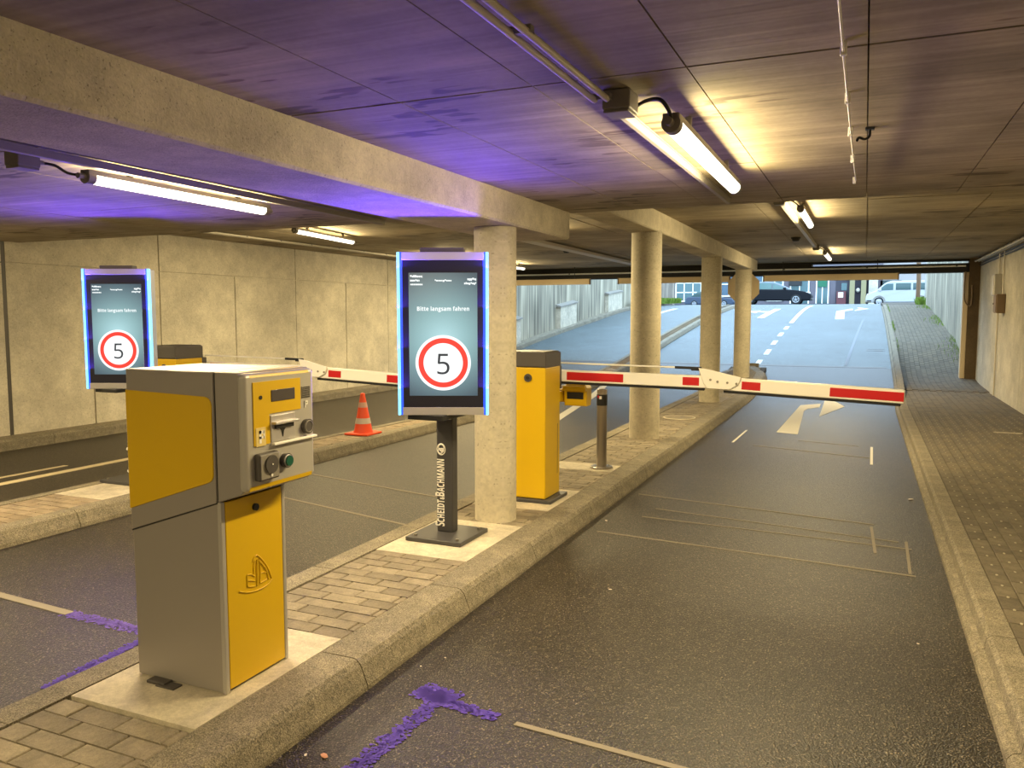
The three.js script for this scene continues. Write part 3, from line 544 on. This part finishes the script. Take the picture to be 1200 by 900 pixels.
// ------------------------------------------------------------------ barrier posts and arms
{
  const t = thing('boom_barrier', 'yellow barrier post with white red-banded folding arm lowered across the right lane', 'barrier', [-2.5, .13, -6.12]);
  obj('cabinet', [rb(-.18, .18, .03, 1.10, -.17, .17, .012, 3)], M.yellow, t); const cab = t.children[0];
  obj('groove', [bx(-.105, -.1, .05, 1.06, .168, .1708), bx(.1795, .181, .2, .62, -.115, -.108)], M.darkGrey, cab);
  obj('cap', [prism([[-.185, 1.10], [.185, 1.10], [.185, 1.21], [.16, 1.225], [-.16, 1.225], [-.185, 1.21]], .178, -.178, .01)], M.darkGrey, t, 'dark grey cap');
  const lk = obj('lock', new THREE.CylinderGeometry(.032, .034, .014, 24).rotateX(Math.PI / 2).translate(.03, 1.015, .172), M.darkGrey, t); obj('key_cover', new THREE.CylinderGeometry(.015, .015, .012, 16).rotateX(Math.PI / 2).translate(.03, 1.015, .18), M.black, lk);
  obj('base_plate', [rb(-.2, .24, .0, .03, -.2, .2, .006)], M.postGrey, t);
  obj('arm_flange', [rb(.02, .17, .9, 1.10, -.24, -.165, .01)], M.darkGrey, t);
  // folding arm, its pieces placed from the hinge
  const first = t.children.length;
  const seg = (x0, y0, x1, y1) => { const a = Math.atan2(y1 - y0, x1 - x0), L = Math.hypot(x1 - x0, y1 - y0); return { L, fix: (g) => g.rotateZ(a).translate(x0, y0, 0) }; };
  const A = seg(-1.40, -.012, .03, -.028);                 // inner beam, from the post to the hinge
  const ia = obj('inner_beam', A.fix(rb(0, A.L, -.048, .05, -.03, .03, .01)), M.white, t);
  obj('red_band', A.fix(rb(.185, .675, -.032, .036, .028, .0325, .002)), M.red, ia); obj('red_band', A.fix(rb(1.16, 1.29, -.03, .034, .028, .0325, .002)), M.red, ia);
  obj('rubber_edge', A.fix(rb(0, A.L - .1, -.068, -.046, -.02, .02, .006)), M.rubber, ia, 'black rubber edge below');
  const B = seg(.05, -.035, 1.348, -.087);
  const ob = obj('outer_beam', B.fix(rb(0, B.L, -.05, .052, -.028, .028, .01)), M.white, t);
  obj('red_band', B.fix(rb(.165, .305, -.032, .03, .026, .0305, .002)), M.red, ob); obj('red_band', B.fix(rb(.80, B.L - .004, -.034, .032, .026, .0305, .002)), M.red, ob);
  obj('rubber_edge', B.fix(rb(.03, B.L - .02, -.07, -.048, -.02, .02, .006)), M.rubber, ob, 'black rubber edge below');
  const hp = obj('hinge_plate', [prism([[-.115, .086], [-.02, .072], [.215, .018], [.19, -.04], [.12, -.078], [-.05, -.072], [-.075, -.03]], .045, .03, .003)], M.white, t);
  for (const [x, y] of [[-.02, -.005], [.035, -.018], [.11, -.024], [.178, -.03]]) obj('bolt', new THREE.CylinderGeometry(.009, .009, .008, 12).rotateX(Math.PI / 2).translate(x, y, .047), M.greyPlastic, hp);
  obj('pull_rod', rod([-1.32, .095, -.01], [-.3, .082, -.01], .007), M.white, t); obj('rod_end', [rod([-.31, .082, -.01], [-.12, .079, -.01], .011, 10), rb(-.18, -.1, .06, .09, -.02, .012, .004)], M.black, t, 'black end fitting of the pull rod');
  t.children.slice(first).forEach((o) => o.position.set(1.43, 1.02, -.265));
  dup(t, [-6.19, .13, -5.88], 0, 'barrier by the cone, its yellow post hidden behind the ticket machine, white folding arm lowered');
}
// signal housing beside the post, bollard
{
  const t = thing('signal_housing', 'small yellow housing with a dark window on the side of the yellow post', 'signal', [-2.27, 0, -6.6]);
  obj('housing', [prism([[-.1, .865], [.1, .865], [.105, .94], [.105, 1.02], [.085, 1.055], [-.085, 1.055], [-.105, 1.02], [-.105, .94]], .07, -.07, .012)], M.yellow, t);
  obj('window', [rb(-.075, .075, .925, .985, .062, .074, .004)], M.black, t); obj('hood', [prism([[-.108, 1.0], [.108, 1.0], [.1, 1.04], [-.1, 1.04]], .11, .06, .006)], M.yellow, t);
  obj('bracket', [rb(-.2, -.1, .89, 1.0, -.05, .03, .006), rb(-.2, -.12, .9, .99, .0, .325, .006)], M.yellow, t);
}
{
  const t = thing('bollard', 'slim stainless steel bollard with dark band on the island behind the yellow post', 'bollard', [-2.36, .132, -7.6]);
  obj('tube', new THREE.LatheGeometry([[0, .79], [.046, .785], [.05, .78], [.05, 0], [0, 0]].map(([a, b]) => new THREE.Vector2(a, b)), 28), M.steel, t);
  obj('flange', new THREE.LatheGeometry([[0, .018], [.105, .016], [.112, .01], [.112, 0], [0, 0]].map(([a, b]) => new THREE.Vector2(a, b)), 28), M.steel, t);
  const bd = obj('band', new THREE.CylinderGeometry(.053, .053, .11, 28, 1).translate(0, .68, 0), M.black, t, 'dark band near the top');
  obj('reflector', [rb(-.012, .012, .69, .72, .05, .056, .002)], M.white, bd); obj('reflector', [rb(-.032, -.014, .70, .725, .045, .053, .002)], M.red, bd);
  for (let i = 0; i < 4; i++) obj('bolt', new THREE.CylinderGeometry(.008, .008, .01, 6).translate(Math.cos(i * 1.57 + .8) * .085, .02, Math.sin(i * 1.57 + .8) * .085), M.galv, t);
}
// traffic cone on the second island
{
  const t = thing('traffic_cone', 'orange traffic cone with pale bands on the island beyond the ticket machine', 'traffic cone', [-5.83, .132, -8.55]);
  obj('base', [prism([[-.17, -.17], [.17, -.17], [.17, .17], [-.17, .17]], .0, .025, .008).rotateX(-Math.PI / 2)], M.orange, t);
  const lathe = (p) => new THREE.LatheGeometry(p.map(([a, b]) => new THREE.Vector2(a, b)), 28);
  obj('body', [lathe([[.13, .02], [.115, .05], [.032, .49], [.03, .52], [.018, .525], [0, .525]])], M.orange, t);
  obj('reflective_band', lathe([[.101, .14], [.086, .21]]), mat({ color: rgb(.55, .5, .45), roughness: .4, side: THREE.DoubleSide }), t); obj('reflective_band', lathe([[.062, .345], [.048, .41]]), mat({ color: rgb(.6, .35, .28), roughness: .4, side: THREE.DoubleSide }), t);
}
// sign with its back to the garage
{
  const z = -18.95, y0 = R(z) + .12, t = thing('octagonal_sign', 'octagonal road sign seen from behind, standing behind the farthest column', 'sign', [-2.56, y0, z]);
  const pts = []; for (let i = 0; i < 8; i++) { const a = Math.PI / 8 + i * Math.PI / 4; pts.push([Math.cos(a) * .375, 2.27 - y0 + Math.sin(a) * .375]); }
  obj('plate', prism(pts, .004, -.004, .001), M.signBack, t); obj('pole', rod([0, 0, .03], [0, 2.62 - y0, .03], .03, 14), M.galv, t); for (const y of [.15, -.15]) obj('clamp', rb(-.08, .08, 2.27 - y0 + y - .015, 2.27 - y0 + y + .015, .002, .05, .004), M.galv, t);
}
// boxes and pipes on the right wall
{
  let t = thing('meter_box', 'pale grey upper electrical box with conduit on the right wall by the portal', 'electrical box', [2.27, 2.0, -17.3]);
  obj('box_body', rb(-.12, 0, 0, .4, -.15, .15, .012), M.galv, t); obj('cover', rb(-.132, -.118, .02, .38, -.135, .135, .004), M.lightPlastic, t); obj('conduit', [rod([-.03, .38, 0], [-.03, .88, 0], .016), rod([-.03, .02, .05], [-.03, -1.85, .05], .016)], M.lightPlastic, t);
  t = thing('control_box', 'brown lower electrical box hanging under the pale one on the right wall', 'electrical box', [2.27, 1.68, -16.75]);
  obj('box_body', rb(-.14, 0, 0, .34, -.16, .16, .012), M.brownPlastic, t); obj('door', rb(-.152, -.138, .02, .32, -.145, .145, .004), M.brownPlastic, t); obj('lock', new THREE.CylinderGeometry(.012, .012, .02, 10).rotateZ(Math.PI / 2).translate(-.155, .17, -.1), M.black, t); obj('conduit', rod([-.03, .33, 0], [-.03, 1.15, 0], .014), M.lightPlastic, t);
  t = thing('door_cable', 'dark looping cable hanging on the portal rail at right', 'cable', [0, 0, 0]);
  obj('cable', tube([[1.99, 2.6, -20.26], [1.975, 2.3, -20.25], [1.98, 2.05, -20.25], [2.02, 1.9, -20.24], [2.1, 1.84, -20.22], [2.12, 2.0, -20.22], [2.115, 2.3, -20.22]], .014, 40, 8), M.brownPlastic, t);
}

// ------------------------------------------------------------------ paint on the road
const paint = (name, polys, m, label, cat, group, lift) => tag(obj(name, marking(polys, lift, lift ? .001 : .004), m), label, cat, group);
const long = (x0, z0, x1, z1, w) => { const n = Math.max(1, Math.round(Math.abs(z1 - z0))), out = []; for (let i = 0; i < n; i++) { const a = i / n, b = (i + 1) / n; out.push(ln(x0 + (x1 - x0) * a, z0 + (z1 - z0) * a, x0 + (x1 - x0) * b, z0 + (z1 - z0) * b, w)); } return out; };
const spray = (x0, z0, x1, z1, w, n) => { const r = rng(n + 5), out = []; for (let i = 0; i < n; i++) { const t = r(), g = (r() + r() - 1) * w * .75, L = Math.hypot(x1 - x0, z1 - z0), ux = (x1 - x0) / L, uz = (z1 - z0) / L, cx = x0 + (x1 - x0) * t - uz * g, cz = z0 + (z1 - z0) * t + ux * g, q = .003 + r() * .006, a = r() * 3; out.push([0, 1, 2, 3, 4].map((k) => [cx + Math.cos(a + k * 1.256) * q * (1 + r() * .6), cz + Math.sin(a + k * 1.256) * q])); } return out; };
const ln = (x0, z0, x1, z1, w) => { const d = Math.hypot(x1 - x0, z1 - z0), nx = -(z1 - z0) / d * w / 2, nz = (x1 - x0) / d * w / 2; return [[x0 + nx, z0 + nz], [x1 + nx, z1 + nz], [x1 - nx, z1 - nz], [x0 - nx, z0 - nz]]; };
paint('turn_arrow', [[[-1.09, -11.76], [-.80, -11.67], [-.91, -14.59], [-.87, -14.95], [-.69, -15.27], [-.70, -15.89], [-1.03, -15.49]], [[-.63, -13.87], [-.28, -15.56], [-.5, -16.38], [-.65, -16.45]]], M.whitePaint, 'white right turn arrow painted in the right lane beyond the barrier', 'road marking');
paint('loop_line', [ln(-1.86, -7.15, .12, -6.83, .02)], M.wornPaint, 'pale sealed cut line across the right lane, farthest of the four before the barrier', 'road marking');
paint('loop_line', [ln(-1.58, -6.66, .28, -6.37, .016)], M.wornPaint, 'pale sealed cut line across the right lane, second from the barrier', 'road marking');
paint('loop_line', [ln(-1.62, -6.35, .36, -6.2, .016), ln(.1, -6.75, .12, -6.0, .02)], M.wornPaint, 'pale sealed cut line across the right lane, third from the barrier', 'road marking');
paint('loop_line', [ln(-1.82, -5.77, .35, -5.56, .018), ln(.33, -6.4, .32, -5.6, .018)], M.wornPaint, 'pale sealed cut line across the right lane, fourth from the barrier', 'road marking');
paint('loop_line', [ln(-1.25, -10.45, .1, -10.05, .02), ln(-.75, -11.1, -.02, -10.9, .018)], M.wornPaint, 'faint cut lines across the right lane beyond the barrier arm', 'road marking');
paint('lane_tick', [ln(.13, -10.9, .12, -9.6, .028)], M.whitePaint, 'short white tick in the right lane near the right kerb', 'road marking');
paint('lane_tick', [ln(-1.52, -10.6, -1.5, -11.8, .028)], M.whitePaint, 'short white tick in the right lane near the island', 'road marking');
paint('loop_line', [ln(-1.24, -2.86, .5, -2.72, .03)], M.wornPaint, 'pale line across the right lane, nearest one, below the blue paint', 'road marking');
paint('paint_mark', [...spray(-1.72, -2.93, -1.33, -2.87, .06, 420), ...spray(-1.62, -2.95, -1.66, -2.0, .07, 900), ...spray(-1.75, -2.97, -1.55, -2.94, .10, 420)], M.bluePaint, 'blue sprayed corner mark on the right lane asphalt', 'road marking', undefined, .0035);
paint('loop_line', [ln(-5.3, -3.05, -3.98, -2.97, .055)], M.wornPaint, 'broad pale line in the middle lane left of the ticket machine', 'road marking');
paint('paint_mark', [...spray(-4.0, -2.97, -3.1, -2.94, .07, 900)], M.bluePaintPale, 'blue sprayed end of the pale line left of the ticket machine', 'road marking', undefined, .0035);
paint('paint_mark', [...spray(-3.27, -2.3, -3.33, -3.1, .05, 700)], M.bluePaint, 'blue sprayed line along the island kerb left of the ticket machine', 'road marking', undefined, .0035);
paint('loop_line', [ln(-5.35, -6.72, -3.1, -6.2, .03)], M.wornPaint, 'pale cut line across the middle lane, upper one of two', 'road marking');
paint('loop_line', [ln(-5.3, -5.85, -3.1, -5.3, .03)], M.wornPaint, 'pale cut line across the middle lane, lower one of two', 'road marking');
paint('lane_line', [ln(-7.66, -3, -7.7, -7.6, .12)], mat({ color: rgb(.62, .52, .34), roughness: .8 }), 'long pale line along the left lane by the ticket machine', 'road marking');
paint('lane_line', [ln(-8.0, -3, -7.98, -6.0, .07)], mat({ color: rgb(.5, .42, .28), roughness: .8 }), 'short pale line left of the long lane line', 'road marking');
paint('lane_line', long(-3.9, -8.6, -5.35, -17.5, .15), M.whitePaint, 'slanting white line in the middle lane behind the bollard', 'road marking');
// broken centre line and arrows on the ramp
{
  const pts = [[-2.42, -20.95], [-2.38, -22.6], [-2.38, -24.3], [-2.38, -26.15], [-2.36, -27.85]];
  const names = ['nearest', 'second', 'third', 'fourth', 'fifth'];
  pts.forEach(([x, z], i) => paint('lane_dash', [ln(x, z + .42, x, z - .42, .13)], M.whitePaintOut, 'white dash of the broken line on the ramp, ' + names[i] + ' from the garage', 'road marking'));
  paint('lane_dash', long(-2.34, -29.4, -2.32, -40.4, .14), M.whitePaintOut, 'long white line at the top of the ramp', 'road marking');
  const arrow = (x, z, l = 2.2, h = 1.8) => [...long(x, z, x, z - l, .22), [[x - .38, z - l], [x + .38, z - l], [x + .19, z - l - h / 2], [x - .19, z - l - h / 2]], [[x - .19, z - l - h / 2], [x + .19, z - l - h / 2], [x, z - l - h]]];
  paint('turn_arrow', [...long(-.83, -30.8, -.9, -34.4, .3), [[-1.05, -34.4], [-.75, -34.4], [-.45, -35.2], [-.5, -36]], [[-.4, -34.6], [.12, -36], [-.3, -37.2]]], M.whitePaintOut, 'white arrow on the ramp right of the broken line', 'road marking');
  paint('turn_arrow', [...long(-3.57, -31.2, -3.42, -36, .26), [[-3.6, -33.6], [-3.42, -34.2], [-4.0, -34.4], [-4.0, -34.0]], [[-4.0, -33.4], [-4.0, -35], [-4.45, -34.1]]], M.whitePaintOut, 'white arrow on the ramp left of the broken line', 'road marking');
  paint('turn_arrow', [...long(-7.9, -36.5, -7.9, -32, .22), [[-7.55, -32], [-8.25, -32], [-8.08, -31], [-7.72, -31]], [[-7.72, -31], [-8.08, -31], [-7.9, -30]]], M.whitePaintOut, 'white arrow on the ramp left of the divider', 'road marking');
  paint('asphalt_seam', long(-.39, -20.8, -.06, -30.5, .07), mat({ color: rgb(.2, .22, .25), roughness: .8 }), 'faint light seam running up the ramp near the right kerb', 'road marking');
  paint('drain_grate', [ln(.08, -23.33, .5, -23.33, .03), ln(.08, -23.02, .5, -23.02, .03), ln(.08, -23.02, .08, -23.33, .03), ln(.25, -23.1, .45, -23.1, .08)], M.darkGrey, 'small dark drain grate on the ramp by the right kerb', 'drain');
}
// litter
{
  const bit = (x, z, s, m, label, y = 0) => { const g = new THREE.IcosahedronGeometry(s, 0); g.scale(1, .25, .6).rotateY(x * 9).translate(x, y + s * .22, z); tag(obj('litter', g, m), label, 'litter'); };
  const wh = mat({ color: rgb(.7, .62, .55), roughness: .8 }), pk = mat({ color: rgb(.6, .3, .2), roughness: .8 });
  bit(-1.8, -2.35, .022, pk, 'pinkish scrap lying on the asphalt by the near island kerb'); bit(-1.87, -2.33, .011, wh, 'tiny white scrap left of the pinkish scrap'); bit(-1.86, -3.17, .008, wh, 'tiny white crumb near the kerb joint of the near island'); bit(-1.8, -3.3, .008, wh, 'tiny pale crumb on the asphalt right of the kerb joint'); bit(.43, -7.9, .03, wh, 'white scrap on the asphalt by the right kerb'); bit(-1.35, -4.55, .012, wh, 'small white scrap in the middle of the right lane'); bit(-1.85, -6.1, .018, wh, 'white scrap at the island kerb before the yellow post'); bit(.3, -4.4, .009, wh, 'tiny white crumb by the right kerb in front');
}

// ------------------------------------------------------------------ outside: walls, plants, cars, houses
{
  const w = struct('retaining_wall', null); const zs = [-20.65, -22.4, -24.3, -26.4, -28.8, -31.4, -34.4, -38];
  const off = (z) => z < -30 ? (-30 - z) * -.045 : 0;
  for (let i = 0; i + 1 < zs.length; i++) { obj('panel', runGeo([[-10.3, -.3], [-9.82, -.3], [-9.82, 4.6 - .02 * i], [-10.3, 4.6]], zs[i] - .01, zs[i + 1] + .01, 3, off, R), M.boardWall, w); }
  for (let i = 0; i < 5; i++) { const z = -38 - i * 2.2; obj('panel', runGeo([[-10.6, -.3], [-9.82, -.3], [-9.82, 2.6], [-10.6, 2.6]], z - .01, z - 2.19, 2, off, R), M.boardWallBrown, w); }
  const wr2 = struct('retaining_wall', null);
  for (let z = -20.65; z > -36; z -= 2.6) obj('panel', runGeo([[2.2, -.3], [2.7, -.3], [2.7, 4.6], [2.2, 4.6]], z - .01, Math.max(-36.2, z - 2.59), 3, () => 0, R), M.boardWall, wr2);
  struct('bank_left', [bx(-40, -10.2, -1, 4.6, -36, -20.7)], M.ground); struct('bank_right', [bx(2.65, 30, -1, 4.8, -36, -20.7)], M.ground);
  // pale vent blocks at the foot of the left wall
  const lab = ['nearest the portal', 'in the middle', 'farthest up the ramp'];
  [[-21.6, -22.7], [-26.2, -27.9], [-32.2, -34.6]].forEach(([a, b], i) => { const t = thing('vent_block', 'pale block with dark sloping cap on the left ramp wall, ' + lab[i], 'vent block'); obj('block', runGeo([[-9.83, .12], [-9.66, .12], [-9.66, .86], [-9.83, .86]], a, b, 3, off, R), M.slab, t); obj('cap', runGeo([[-9.83, .86], [-9.62, .86], [-9.62, .90], [-9.83, .96]], a + .06, b - .06, 3, off, R), M.greyPlastic, t); });
  // grass
  const tuft = (name, list, label) => { const bl = new THREE.BufferGeometry(); bl.setAttribute('position', new THREE.Float32BufferAttribute([-.008, 0, 0, .008, 0, 0, .012, .09, .03, -.008, 0, 0, .012, .09, .03, .002, .1, .035], 3)); bl.computeVertexNormals(); const im = new THREE.InstancedMesh(bl, M.grass, list.length), o = new THREE.Object3D(); list.forEach(([x, y, z, s], i) => { o.position.set(x, y, z); o.rotation.set(0, rnd() * 6.3, 0); o.scale.setScalar(s * (.6 + rnd() * .8)); o.updateMatrix(); im.setMatrixAt(i, o.matrix); }); im.name = numbered(name); im.userData = { label, category: 'grass', kind: 'stuff' }; scene.add(im); };
  let l = []; for (let i = 0; i < 420; i++) { const z = -21 - rnd() * 15, k = Math.max(0, Math.sin(z * 1.3) + Math.sin(z * .7 + 1)); if (rnd() < k) l.push([.70 + rnd() * .06 + kx(z), W(z) - .01, z, .7]); } tuft('grass', l, 'grass growing in the joint of the right kerb on the ramp');
  l = []; for (let i = 0; i < 900; i++) { const z = -20.9 - rnd() * 15, k = Math.sin(z * 1.1 + 2) + .3; if (rnd() < k) l.push([2.19 - rnd() * rnd() * .45 * Math.max(.2, k), W(z) - .01, z, .7]); } tuft('grass', l, 'grass along the foot of the right retaining wall');
  l = []; for (let i = 0; i < 2500; i++) { const z = -36 - rnd() * 12; l.push([-9.5 + off(z) + rnd() * .25, R(z) + .1, z, 2.4]); } for (let i = 0; i < 500; i++) { const z = -36.5 - rnd() * 2; l.push([1.95 + rnd() * .5, R(z), z, 3.2]); } tuft('grass', l, 'rough grass at the top of the ramp');
}
{
  // a thin post and the slim trunk at the end of the right wall
  const y = R(-37.5); const t = thing('steel_post', 'slim grey steel post at the far end of the right retaining wall', 'post', [2.25, y, -37]); obj('shaft', rod([0, 0, 0], [0, 3.2, 0], .06, 12), M.galv, t); obj('foot', new THREE.CylinderGeometry(.1, .1, .03, 14).translate(0, .015, 0), M.galv, t);
  const k = thing('tree_trunk', 'slim brown tree trunk beside the white van', 'tree', [2.0, y, -38.2]); obj('trunk', tube([[0, -.1, 0], [.02, 1.2, 0], [-.03, 2.4, .02], [.02, 4, 0]], .09, 16, 10), mat({ color: rgb(.2, .12, .07), roughness: .95 }), k);
}
function wheel(x, r, z, parent) { const w = obj('wheel', new THREE.LatheGeometry([[r * .55, -.11], [r * .96, -.11], [r, -.07], [r, .07], [r * .96, .11], [r * .55, .11]].map(([a, b]) => new THREE.Vector2(a, b)), 28).rotateX(Math.PI / 2).translate(x, r, z), M.tyre, parent); const sp = [new THREE.CylinderGeometry(r * .16, r * .16, .18, 14).rotateX(Math.PI / 2).translate(x, r, z), new THREE.TorusGeometry(r * .58, .025, 8, 26).translate(x, r, z + .1)]; for (let i = 0; i < 5; i++) sp.push(new THREE.BoxGeometry(r * .13, r * .56, .03).translate(0, r * .3, 0).rotateZ(i * 1.2566).translate(x, r, z + .09)); obj('rim', sp, M.rim, w); }
const curve = (f) => { const s = new THREE.Shape(); f(s); return s; };
function body(s, w, b = .06) { return new THREE.ExtrudeGeometry(s, { depth: w - 2 * b, bevelEnabled: true, bevelSize: b, bevelThickness: b, bevelOffset: -b, bevelSegments: 3, curveSegments: 14 }).translate(0, 0, -w / 2 + b); }
{
  const t = thing('car', 'black car with silver roof line crossing at the top of the ramp behind the sign', 'car', [-5.35, R(-53.3), -53.6]);   // front at +x
  obj('body', body(curve((s) => { s.moveTo(-2.28, .28); s.lineTo(2.2, .26); s.quadraticCurveTo(2.32, .42, 2.27, .62); s.quadraticCurveTo(2.1, .82, 1.15, .93); s.lineTo(-1.9, .98); s.quadraticCurveTo(-2.35, .95, -2.33, .6); s.closePath(); }), 1.8), M.carBlack, t);
  const cb = obj('cabin', body(curve((s) => { s.moveTo(-2.0, .92); s.lineTo(1.2, .88); s.quadraticCurveTo(.45, 1.3, .05, 1.42); s.quadraticCurveTo(-.6, 1.5, -1.2, 1.4); s.quadraticCurveTo(-1.7, 1.25, -2.0, .92); }), 1.56, .1), mat({ color: rgb(.14, .17, .19), roughness: .3, metalness: .3 }), t, 'pale reflecting roof and pillars');
  obj('window', [prism([[.0, .97], [.78, .96], [.35, 1.2], [.0, 1.32]], .80, .76)], mat({ color: rgb(.11, .2, .19), roughness: .1 }), cb); obj('window', [prism([[-1.0, .98], [-.08, .97], [-.08, 1.33], [-.55, 1.37], [-1.0, 1.32]], .80, .76)], mat({ color: rgb(.11, .2, .19), roughness: .1 }), cb); obj('window', [prism([[-1.65, 1.0], [-1.08, .98], [-1.08, 1.3], [-1.35, 1.22]], .80, .76)], M.carGlass, cb);
  for (const s of [-1, 1]) { wheel(1.38, .32, s * .8, t); wheel(-1.4, .32, s * .8, t); }
  obj('headlight', rb(1.85, 2.22, .66, .78, .72, .88, .03), M.silver, t); obj('mirror', rb(.62, .8, .95, 1.06, .86, 1.02, .03), M.carBlack, t); obj('bumper', rb(1.9, 2.33, .28, .42, -.8, .88, .04), M.darkGrey, t);
}
{
  const t = thing('car', 'dark car farther left at the top of the ramp, half hidden by the third column', 'car', [-13.2, R(-72), -76]);
  obj('body', body(curve((s) => { s.moveTo(-2.2, .25); s.lineTo(2.15, .25); s.quadraticCurveTo(2.25, .6, 2.0, .75); s.lineTo(1.0, .9); s.lineTo(-1.9, .95); s.quadraticCurveTo(-2.3, .8, -2.2, .25); }), 1.75), mat({ color: rgb(.03, .05, .09), roughness: .3 }), t);
  obj('cabin', body(curve((s) => { s.moveTo(-1.8, .9); s.lineTo(1.1, .86); s.lineTo(.3, 1.4); s.lineTo(-1.1, 1.42); s.closePath(); }), 1.5, .08), M.carGlass, t); for (const s of [-1, 1]) { wheel(1.35, .31, s * .78, t); wheel(-1.35, .31, s * .78, t); }
}
{
  const t = thing('van', 'white van parked across the top of the ramp at the right', 'van', [2.45, R(-71), -71.4]);  // front at -x
  obj('body', body(curve((s) => { s.moveTo(-2.4, .28); s.lineTo(2.45, .28); s.quadraticCurveTo(2.5, 1.2, 2.38, 1.85); s.quadraticCurveTo(2.3, 1.98, 2.0, 1.98); s.lineTo(-.55, 1.97); s.quadraticCurveTo(-.95, 1.93, -1.2, 1.7); s.lineTo(-1.75, 1.18); s.quadraticCurveTo(-2.3, 1.05, -2.42, .85); s.quadraticCurveTo(-2.52, .5, -2.4, .28); }), 1.9, .08), M.vanWhite, t);
  const wn = (p) => obj('window', [prism(p, .965, .94)], M.carGlass, t); obj('window', [prism([[-1.62, 1.2], [-.5, 1.25], [-.5, 1.75], [-.95, 1.74], [-1.15, 1.62]], .965, .94)], M.paneTeal, t); wn([[-.32, 1.25], [.75, 1.25], [.75, 1.78], [-.32, 1.78]]); wn([[.9, 1.25], [2.1, 1.25], [2.1, 1.78], [.9, 1.78]]);
  for (const s of [-1, 1]) { wheel(-1.5, .35, s * .84, t); wheel(1.5, .35, s * .84, t); } obj('wheel_arch', [new THREE.TorusGeometry(.42, .05, 8, 20, Math.PI).translate(-1.5, .36, .945), new THREE.TorusGeometry(.42, .05, 8, 20, Math.PI).translate(1.5, .36, .945)], M.greyPlastic, t); obj('headlight', rb(-2.4, -2.15, .78, .96, .75, .93, .03), M.silver, t); obj('mirror', rb(-1.55, -1.35, 1.18, 1.4, .95, 1.1, .03), M.vanWhite, t); obj('bumper', rb(-2.5, -2.0, .28, .5, -.8, .95, .05), M.greyPlastic, t);
}
{
  const z = -84, g0 = R(z) - .1;
  const t = thing('shop_building', 'long shop building across the street with purple grey walls and glass doors', 'building');
  obj('wall', bx(-30, 1.4, g0, 13, z - 6, z), M.facade, t); obj('wall', bx(1.4, 16, g0, 12, z - 6, z - .1), M.facadePale, t, 'pale pinkish wing of the building');
  const win = (x0, x1, y0, y1, nx, ny, pm) => { const f = [], b = .12; f.push(bx(x0, x0 + b, y0, y1, z, z + .14), bx(x1 - b, x1, y0, y1, z, z + .14), bx(x0, x1, y0, y0 + b, z, z + .14), bx(x0, x1, y1 - b, y1, z, z + .14)); for (let i = 1; i < nx; i++) { const x = x0 + (x1 - x0) * i / nx; f.push(bx(x - .05, x + .05, y0, y1, z, z + .12)); } for (let i = 1; i < ny; i++) { const y = y0 + (y1 - y0) * i / ny; f.push(bx(x0, x1, y - .05, y + .05, z, z + .12)); } const w = obj('window', f, M.white, t); for (let i = 0; i < nx; i++) for (let j = 0; j < ny; j++) obj('pane', bx(x0 + (x1 - x0) * i / nx + .05, x0 + (x1 - x0) * (i + 1) / nx - .05, y0 + (y1 - y0) * j / ny + .05, y0 + (y1 - y0) * (j + 1) / ny - .05, z + .02, z + .06), pm, w); };
  win(-18.2, -15.5, 3.0, 5.9, 3, 3, M.paneTeal); win(-15.2, -13.8, 3.0, 5.9, 2, 3, M.pane); win(-13.6, -11.9, 3.5, 6, 2, 2, M.pane); win(-11.4, -9.4, 3.2, 6, 2, 2, M.pane); win(-9.2, -7.5, 3.0, 5.4, 2, 1, M.paneTeal);
  win(-6.9, -5.1, 2.5, 5.1, 2, 1, M.paneTeal); win(-4.5, -3.3, 2.5, 5.1, 2, 1, M.paneTeal);
  obj('shop_sign', rb(-4.3, -3.5, 4.35, 4.95, z + .12, z + .25, .03), M.greenSign, t, 'green shop sign'); obj('shop_sign', rb(-7.0, -5.8, 4.5, 5.1, z + .12, z + .3, .03), M.black, t, 'dark hanging sign');
  obj('doorway', bx(-2.7, .9, g0, 5.6, z, z + .06), M.facadeDark, t); obj('cabinet', [rb(-2.6, -1.75, g0, 3.9, z + .1, z + .6, .04)], mat({ color: rgb(.12, .03, .035), roughness: .5 }), t, 'dark red box by the doorway'); obj('notice', rb(-2.45, -2.0, 3.3, 3.8, z + .6, z + .63, .01), M.white, t); obj('pane', bx(-2.2, -1.7, 4.0, 4.7, z + .06, z + .1), M.paneTeal, t);
  for (const x of [-1.2, -.2]) obj('pillar', rb(x - .26, x + .2, g0, 6, z + .4, z + .8, .05), M.ochre, t); obj('pillar', rb(.2, 1.0, g0, 6, z + .2, z + .8, .05), M.concrete, t); obj('lamp', new THREE.SphereGeometry(.2, 12, 10).translate(-.72, 4.0, z + .3), M.white, t);
  obj('window', bx(1.2, 3.0, 3.0, 4.9, z - .1, z), mat({ color: rgb(.03, .05, .05), roughness: .4 }), t); obj('plinth', bx(-30, 1.2, g0, g0 + .45, z, z + .2), M.facadeDark, t);
}

scene.traverse((o) => { if (o.isMesh) { o.castShadow = o.receiveShadow = true; } });
renderer.render(scene, camera);
